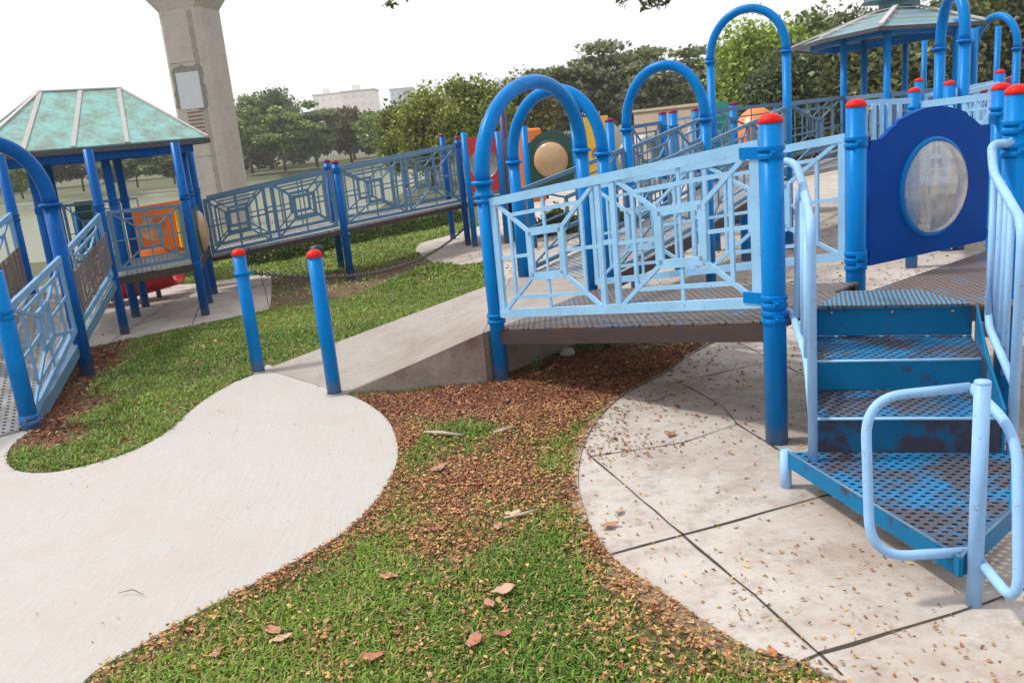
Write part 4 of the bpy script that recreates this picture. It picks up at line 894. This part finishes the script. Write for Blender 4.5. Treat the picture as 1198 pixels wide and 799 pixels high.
# ------------------------------------------------------------------ grass and litter
def inpoly(x,y,poly):
    c=np.zeros(len(x),bool); n=len(poly); j=n-1
    for i in range(n):
        xi,yi=poly[i];xj,yj=poly[j]; 
        if yi!=yj: c^=((yi>y)!=(yj>y))&(x<(xj-xi)*(y-yi)/(yj-yi)+xi)
        j=i
    return c
def dpoly(x,y,poly,closed=True):
    best=np.full(len(x),1e9); n=len(poly)
    for i in range(n if closed else n-1):
        ax,ay=poly[i];bx,by=poly[(i+1)%n]; dx,dy=bx-ax,by-ay; t=np.clip(((x-ax)*dx+(y-ay)*dy)/(dx*dx+dy*dy+1e-9),0,1); best=np.minimum(best,np.hypot(x-ax-t*dx,y-ay-t*dy))
    return best
def vn(x,y,s,seed=0):
    r=np.random.default_rng(seed); T=r.random((64,64)); x=x*s;y=y*s; xi=np.floor(x).astype(int);yi=np.floor(y).astype(int); fx=x-xi;fy=y-yi; fx=fx*fx*(3-2*fx);fy=fy*fy*(3-2*fy)
    g=lambda a,b:T[a%64,b%64]; return (g(xi,yi)*(1-fx)+g(xi+1,yi)*fx)*(1-fy)+(g(xi,yi+1)*(1-fx)+g(xi+1,yi+1)*fx)*fy
RP=[(g0.x,g0.y),tuple(e0),(NR.x-.02,NR.y-.12),(A2R.x+.06,A2R.y),(eR1.x,eR1.y),(g1.x,g1.y)]
heavy=gp((425,468),(588,452),(690,414),(905,372),(850,398),(790,425),(730,462),(700,484),(655,500),(600,488),(520,474),(450,476))
heavy2=gp((60,520),(105,450),(150,400),(100,408),(60,440),(20,505))
def litterw(x,y):
    w=np.where(inpoly(x,y,heavy),1.,0); d1_=dpoly(x,y,heavy); w=np.maximum(w,np.clip(1-d1_/.35,0,1)*.7)
    ep=[(p.x,p.y) for p in edgeP][::3]; w=np.maximum(w,np.clip(1-dpoly(x,y,ep,False)/.26,0,1)*.65)
    er=[(p.x,p.y) for p in edgeR][::3]; w=np.maximum(w,np.clip(1-dpoly(x,y,er,False)/.22,0,1)*.6)
    w2=np.where(inpoly(x,y,heavy2),1.,np.clip(1-dpoly(x,y,heavy2)/.3,0,1)*.7); w=np.maximum(w,w2)
    c_=G(570,560); w=np.maximum(w,np.exp(-((x-c_.x)**2/.25+(y-c_.y)**2/.5))*.6)
    return np.clip(w+(vn(x,y,3,3)-.5)*.7+(vn(x,y,9,4)-.5)*.35,0,1)
under=gp((285,326),(420,318),(520,290),(560,300),(500,312),(410,347),(300,362))
gx=XX.reshape(-1);gy=YY.reshape(-1); nb=(gy<18)&(abs(gx)<9); bare=np.zeros(len(gx)); 
bare[nb]=np.maximum(litterw(gx[nb],gy[nb]),np.where(inpoly(gx[nb],gy[nb],under),.8,0)); GME.attributes.new('bare','FLOAT','POINT').data.foreach_set('value',bare.astype(np.float32))
_lw=litterw
def litterw(x,y): return np.maximum(_lw(x,y),np.clip(np.where(inpoly(x,y,under),.85,0)+(vn(x,y,6,8)-.6)*.5*inpoly(x,y,under),0,1))
def sample(n,x0,x1,y0,y1): return rng.uniform(x0,x1,n),rng.uniform(y0,y1,n)
def visible(x,y):
    Rm=np.array(R); P=np.stack([x,y,np.full_like(x,-H)],1)@Rm; u=CX+FX*P[:,0]/P[:,2]; v=CY+FX*P[:,1]/P[:,2]; return (P[:,2]>0)&(u>-60)&(u<1260)&(v<860)
def blades(n,x0,x1,y0,y1,hl,wd):
    x,y=sample(n,x0,x1,y0,y1); ok=visible(x,y)&~inpoly(x,y,PATH)&~inpoly(x,y,PAD)&~inpoly(x,y,P2)&~inpoly(x,y,RP); x=x[ok];y=y[ok]
    lw=litterw(x,y); keep=rng.random(len(x))>np.clip(lw*1.25,0,.96); keep&=rng.random(len(x))>(vn(x,y,2.2,9)<.25)*.5; x=x[keep];y=y[keep]; lw=lw[keep]; n=len(x)
    a=rng.uniform(0,2*np.pi,n); h=hl*rng.uniform(.35,1.15,n)*(.7+.6*vn(x,y,4,5))*(1-.45*lw); lean=rng.uniform(.25,1.5,n)*h; w=wd*rng.uniform(.6,1.3,n)
    dx,dy=np.cos(a),np.sin(a); px,py=-dy,dx
    b0=np.stack([x-px*w/2,y-py*w/2,np.zeros(n)],1);b1=np.stack([x+px*w/2,y+py*w/2,np.zeros(n)],1)
    mx=x+dx*lean*.4;my=y+dy*lean*.4; m0=np.stack([mx-px*w*.5,my-py*w*.5,h*.65],1);m1=np.stack([mx+px*w*.5,my+py*w*.5,h*.65],1); t=np.stack([x+dx*lean,y+dy*lean,h*rng.uniform(.5,1.,n)],1)
    v=np.stack([b0,b1,m1,m0,t],1).reshape(-1,3)
    tt=vn(x,y,1.3,11)[:,None]; c=np.array((.11,.215,.024))*(1-tt)+np.array((.24,.35,.055))*tt; c=c*rng.uniform(.55,1.45,(n,1)); dry=rng.random(n)<(.18+.35*lw); c[dry]=np.array((.42,.34,.15))*rng.uniform(.6,1.2,(dry.sum(),1))
    return v,c
def grassobj(sets):
    V=np.concatenate([s[0] for s in sets]);Cc=np.concatenate([s[1] for s in sets]); n=len(Cc); me=bpy.data.meshes.new('grass'); me.vertices.add(5*n); me.vertices.foreach_set('co',V.astype(np.float32).ravel())
    base=np.arange(n)[:,None]*5; li=np.concatenate([base+np.array([0,1,2,3]),base+np.array([3,2,4])],1).astype(np.int32).ravel(); me.loops.add(7*n); me.loops.foreach_set('vertex_index',li)
    me.polygons.add(2*n); ls=(np.arange(n)[:,None]*7+np.array([0,4])).astype(np.int32).ravel(); me.polygons.foreach_set('loop_start',ls); me.polygons.foreach_set('loop_total',np.tile(np.array([4,3],dtype=np.int32),n)); me.update(calc_edges=True)
    at=me.attributes.new('tint','FLOAT_COLOR','POINT'); at.data.foreach_set('color',np.repeat(np.c_[Cc,np.ones(n)],5,0).astype(np.float32).ravel()); me.materials.append(M['blade'])
    print('grass blades',n); return tagp(link(bpy.data.objects.new('grass',me)),'short green lawn grass between the paved areas','grass',kind='stuff')
grassobj([blades(5000,-1.6,1.5,1.9,4.8,.05,.007),blades(5000,-4.8,.5,4.5,10.,.05,.01),blades(190000,-1.6,1.5,1.9,4.6,.027,.0068),blades(130000,-2.4,2.,4.6,6.8,.04,.007),blades(260000,-4.8,.5,4.5,11.,.03,.009),blades(120000,-7,4,10.,17.,.06,.02),blades(60000,.5,4.,6.,10,.05,.012)])
def litter(n,x0,x1,y0,y1,size,thr,c0,c1,onpave=None,z=.012,pw=1.):
    x,y=sample(n,x0,x1,y0,y1); ok=visible(x,y)
    if onpave is None: ok&=~inpoly(x,y,PATH)&~inpoly(x,y,PAD)&~inpoly(x,y,RP)&~inpoly(x,y,P2)
    else: ok&=inpoly(x,y,onpave)&~inpoly(x,y,RP)
    x=x[ok];y=y[ok]
    if onpave is None: k=rng.random(len(x))<np.clip((litterw(x,y)-thr)*pw,.02,1); x=x[k];y=y[k]
    else: k=rng.random(len(x))<np.clip(.18+vn(x,y,2.5,21)**2*1.2,0,1)*np.clip(.35+1.2*np.exp(-dpoly(x,y,onpave)/.35),0,1); x=x[k];y=y[k]
    P=np.stack([x,y,z+rng.uniform(0,.012 if onpave is None else .006,len(x))],1); return P,palette(len(x),c0,c1,.35),np.full(len(x),size)*rng.uniform(.5,1.35,len(x))
RD0,RD1=(.09,.035,.026),(.36,.16,.09); RB0,RB1=(.12,.035,.022),(.34,.13,.06); YB0,YB1=(.40,.20,.05),(.62,.42,.12)
L=[litter(70000,-1.6,1.2,3.0,6.0,.019,.12,(.16,.055,.03),(.42,.18,.09),z=.015,pw=1.2),litter(170000,-1.6,4.2,3.6,8.,  .025,.28,RD0,RD1,pw=1.6),litter(26000,-1.6,4.2,3.6,8.,.026,.3,(.25,.13,.07),(.45,.27,.15),pw=1.3),litter(12000,-1.6,4.,2.,6.5,.032,.15,(.28,.15,.07),(.52,.33,.16),pw=1.2),litter(9000,-1.5,1.5,1.9,4.5,.024,.05,YB0,YB1),litter(42000,-1.5,1.5,1.9,5.0,.02,-.03,(.34,.17,.07),(.55,.34,.17),z=.02),litter(9000,-1.5,1.5,1.9,4.5,.026,.02,(.30,.10,.05),(.5,.22,.10)),litter(30000,-4.8,-2.2,5.,9.5,.035,.2,RB0,RB1),litter(4000,-4.8,0,5.,11,.035,.0,(.25,.2,.12),(.5,.42,.28)),
 litter(3600,-.2,6,1.8,4.2,.019,0,YB0,YB1,PAD,.017),litter(7000,-.2,6,1.8,4.6,.019,0,(.22,.09,.04),(.40,.22,.10),PAD,.017),litter(16000,-.5,4,4.0,8.,.024,0,(.16,.06,.035),(.36,.2,.1),PAD,.017),litter(16000,-.5,8,7.5,15.,.035,0,(.16,.06,.035),(.36,.2,.1),PAD,.017),
 litter(900,-4,0.5,1.5,6.5,.012,0,(.3,.17,.08),(.45,.3,.18),PATH,.016),litter(700,-7,-3,7,13,.03,0,(.16,.07,.04),(.36,.2,.1),P2,.017)]
P=np.concatenate([l[0] for l in L]);K=np.concatenate([l[1] for l in L]);S=np.concatenate([l[2] for l in L]); print('litter',len(P))
lo=leafmesh('fallen_leaves',P,S,K,mat='leaf',flat=.82,aspect=.55); tagp(lo,'small brown and yellow fallen leaves scattered over lawn and paving','leaf litter',kind='stuff')
# litter on the landing and ramp deck
# big dry leaves, each its own thing
bigl=[(590,698,.075,'large pale pink brown dry leaf, upper one of the pair on the front lawn',(.50,.30,.22),0.4),(573,713,.055,'dry pinkish leaf touching the larger one on the front lawn',(.42,.20,.14),2.0),
(556,757,.07,'curled reddish brown leaf standing on the lawn near the bottom edge',(.40,.16,.11),1.2),(590,748,.05,'small dull red leaf right of the curled one near the bottom edge',(.34,.12,.09),.2),
(455,681,.07,'wide flat reddish leaf on the lawn near the edge of the left path',(.42,.20,.14),2.7),(437,776,.065,'thin brown leaf on the lawn at the bottom edge',(.36,.15,.09),.1),
(320,745,.07,'brown curled leaf beside the left path edge',(.40,.2,.12),2.4),(332,754,.06,'pale brown leaf tucked under the curled one by the path edge',(.48,.32,.22),.5),(254,771,.05,'upright narrow brown leaf close to the left path corner',(.38,.18,.12),1.4),
(714,621,.065,'crumpled brown leaf lying on the paving near its curved edge',(.36,.18,.10),.3),(903,771,.05,'orange brown leaf on the corner of the paving at the bottom',(.45,.17,.07),1.5),
(600,607,.06,'pale torn leaf on the lawn between the two paved lobes',(.52,.38,.28),2.9),(514,554,.08,'wide reddish leaf on the sparse lawn beside the left path bulge',(.36,.18,.13),.9),(512,625,.06,'long dark brown leaf lying flat in the middle of the lawn',(.26,.10,.06),0.),
(725,497 if 0 else 604,.05,'light brown leaf on the paving close to its left tip',(.42,.27,.18),1.),(785,513,.06,'brown dry leaf on the paving ahead of the single blue post',(.34,.16,.08),.7),(583,622,.05,'small dusty leaf in the lawn beneath the torn pale leaf',(.40,.26,.18),2.)]
for (u,v,s,lb,col,rot) in bigl:
    p=G(u,v); z0=.019; mb=MB(); n_=7; vs=[];
    for i in range(n_):
        t=i/(n_-1); w=s*.34*math.sin(math.pi*min(1,t*.93+.07))**.7*random.uniform(.7,1.15); x=(t-.5)*s*1.25
        for j,yv in enumerate((-1,0,1)):
            y=yv*w; z=z0+abs(yv)*w*random.uniform(.3,.8)+.4*s*(t-.5)**2*2+random.uniform(-.004,.004); vs.append((p.x+x*math.cos(rot)-y*math.sin(rot),p.y+x*math.sin(rot)+y*math.cos(rot),z))
    fs=[(i*3+j,i*3+j+1,(i+1)*3+j+1,(i+1)*3+j) for i in range(n_-1) for j in(0,1)]
    o=mb.add(vs,fs,True).build('dry_leaf',plain('dry_leaf_'+str(u),col,.7,.25,60),origin=(p.x,p.y,0)); o.modifiers.new('thick','SOLIDIFY').thickness=.0012
    tagp(o,lb,'leaf','large dry leaves')
def stick(u0,v0,u1,v1,r,lb,mat='twig'):
    a=G(u0,v0);b=G(u1,v1); a.z=b.z=.025; m_=a.lerp(b,.5)+Vector((random.uniform(-.02,.02),random.uniform(-.02,.02),.008)); o=MB().tube([a,m_,b],[r*.6,r,r*.5],7).build('stick',M[mat],origin=tuple(a)); tagp(o,lb,'stick','dry sticks')
stick(497,510,543,514,.012,'straight pale dry stick on the sparse lawn near the left path bulge'); stick(578,511,604,504,.012,'short bent pale stick right of the straight one'); stick(590,612,630,602,.009,'pale broken twig piece on the mid lawn')
stick(140,700,170,702,.002,'thin dark twig on the left path near its lower edge','bark')
# stone and weeds by the wall
q=G(664,417); s_=MB().lathe((q.x,q.y,.03),[(0,-.03),(.05,-.03),(.06,0),(.045,.03),(0,.04)],9); tagp(s_.build('stone',M['stone'],origin=(q.x,q.y,0)),'pale rounded stone at the foot of the ramp wall','stone')
def weed(u,v,h,n,lb,cat='plant'):
    p=G(u,v); r=MB()
    for k in range(n):
        a=random.uniform(0,6.28); l=h*random.uniform(.6,1); dx,dy=math.cos(a)*l*.6,math.sin(a)*l*.6; w=.008
        r.add([(p.x-w*math.sin(a),p.y+w*math.cos(a),0),(p.x+w*math.sin(a),p.y-w*math.cos(a),0),(p.x+dx*.5+w*math.sin(a),p.y+dy*.5,l*.7),(p.x+dx*.5-w*math.sin(a),p.y+dy*.5,l*.7),(p.x+dx,p.y+dy,l*.75)],[(0,1,2,3),(3,2,4)])
    o=r.build('weed',weedm,origin=(p.x,p.y,0)); tagp(o,lb,cat,'spiky weeds')
weedm=plain('weed_green',(.06,.09,.03),.6,.3,20)
weed(629,436,.16,16,'spiky dark weed against the ramp wall right of the near arch leg'); weed(712,410,.2,18,'spiky weed beneath the ramp bridge near the far end of the wall'); weed(903,514,.09,30,'small green tuft growing at the foot of the single blue post')
# bridge debris: dark object under walkway
q=G(372,303); o=MB().lathe((q.x,q.y,.0),[(.09,0),(.11,.1),(.1,.2),(0,.22)],12); tagp(o.build('spotlight',M['black'],origin=(q.x,q.y,0)),'small dark round ground fixture in front of the clipped hedge','lamp')
# ================================================================== LIGHT
w=bpy.data.worlds.new('World'); sc.world=w; w.use_nodes=True; nt=w.node_tree; bg=nt.nodes['Background']
sky=nt.nodes.new('ShaderNodeTexSky'); sky.sky_type='NISHITA'; sky.sun_disc=False; EL_,AZ=math.radians(56),math.radians(-80)
sky.sun_elevation=EL_; sky.sun_rotation=AZ; sky.dust_density=6; sky.air_density=1.2; sky.ozone_density=.6
hs=nt.nodes.new('ShaderNodeHueSaturation'); hs.inputs['Saturation'].default_value=.2; nt.links.new(sky.outputs[0],hs.inputs['Color']); mxs=nt.nodes.new('ShaderNodeMix'); mxs.data_type='RGBA'; mxs.inputs[0].default_value=.72; mxs.inputs[7].default_value=(8.9,8.95,9.1,1)
nt.links.new(hs.outputs[0],mxs.inputs[6]); nt.links.new(mxs.outputs[2],bg.inputs[0]); bg.inputs[1].default_value=.15
sl_=bpy.data.lights.new('sun','SUN'); sl_.energy=3.0; sl_.angle=math.radians(5); sl_.color=(1,.95,.88); so=link(bpy.data.objects.new('sun',sl_))
# direction towards the sun: azimuth measured from +Y clockwise
sd=Vector((math.sin(AZ)*math.cos(EL_),math.cos(AZ)*math.cos(EL_),math.sin(EL_))); so.rotation_euler=sd.to_track_quat('Z','Y').to_euler(); so.location=(0,0,30)
sc.view_settings.view_transform='Standard'; sc.view_settings.look='None'; sc.view_settings.exposure=0; sc.view_settings.gamma=1
sc.cycles.max_bounces=6; sc.cycles.transparent_max_bounces=16
# ================================================================== HAZE
hz_=MB().box((0,340,20),1300,760,44); ho=hz_.build('haze',[]) if 0 else None
me=bpy.data.meshes.new('haze'); X0,X1,Y0,Y1,Z0,Z1=-705,705,-12,700,-2.3,24
me.from_pydata([(X0,Y0,Z0),(X1,Y0,Z0),(X1,Y1,Z0),(X0,Y1,Z0),(X0,Y0,Z1),(X1,Y0,Z1),(X1,Y1,Z1),(X0,Y1,Z1)],[],[(3,2,1,0),(4,5,6,7),(0,1,5,4),(1,2,6,5),(2,3,7,6),(3,0,4,7)])
m=bpy.data.materials.new('haze_air'); m.use_nodes=True; nt=m.node_tree; nt.nodes.remove(nt.nodes['Principled BSDF']); pv=nt.nodes.new('ShaderNodeVolumePrincipled'); pv.inputs['Color'].default_value=(.95,.96,1,1); pv.inputs['Density'].default_value=.0008; pv.inputs['Anisotropy'].default_value=.3
nt.links.new(pv.outputs[0],nt.nodes['Material Output'].inputs['Volume']); me.materials.append(m); tagp(link(bpy.data.objects.new('haze',me)),'thin pale haze fading the far trees and blocks','haze',kind='stuff')
sc.cycles.volume_bounces=1
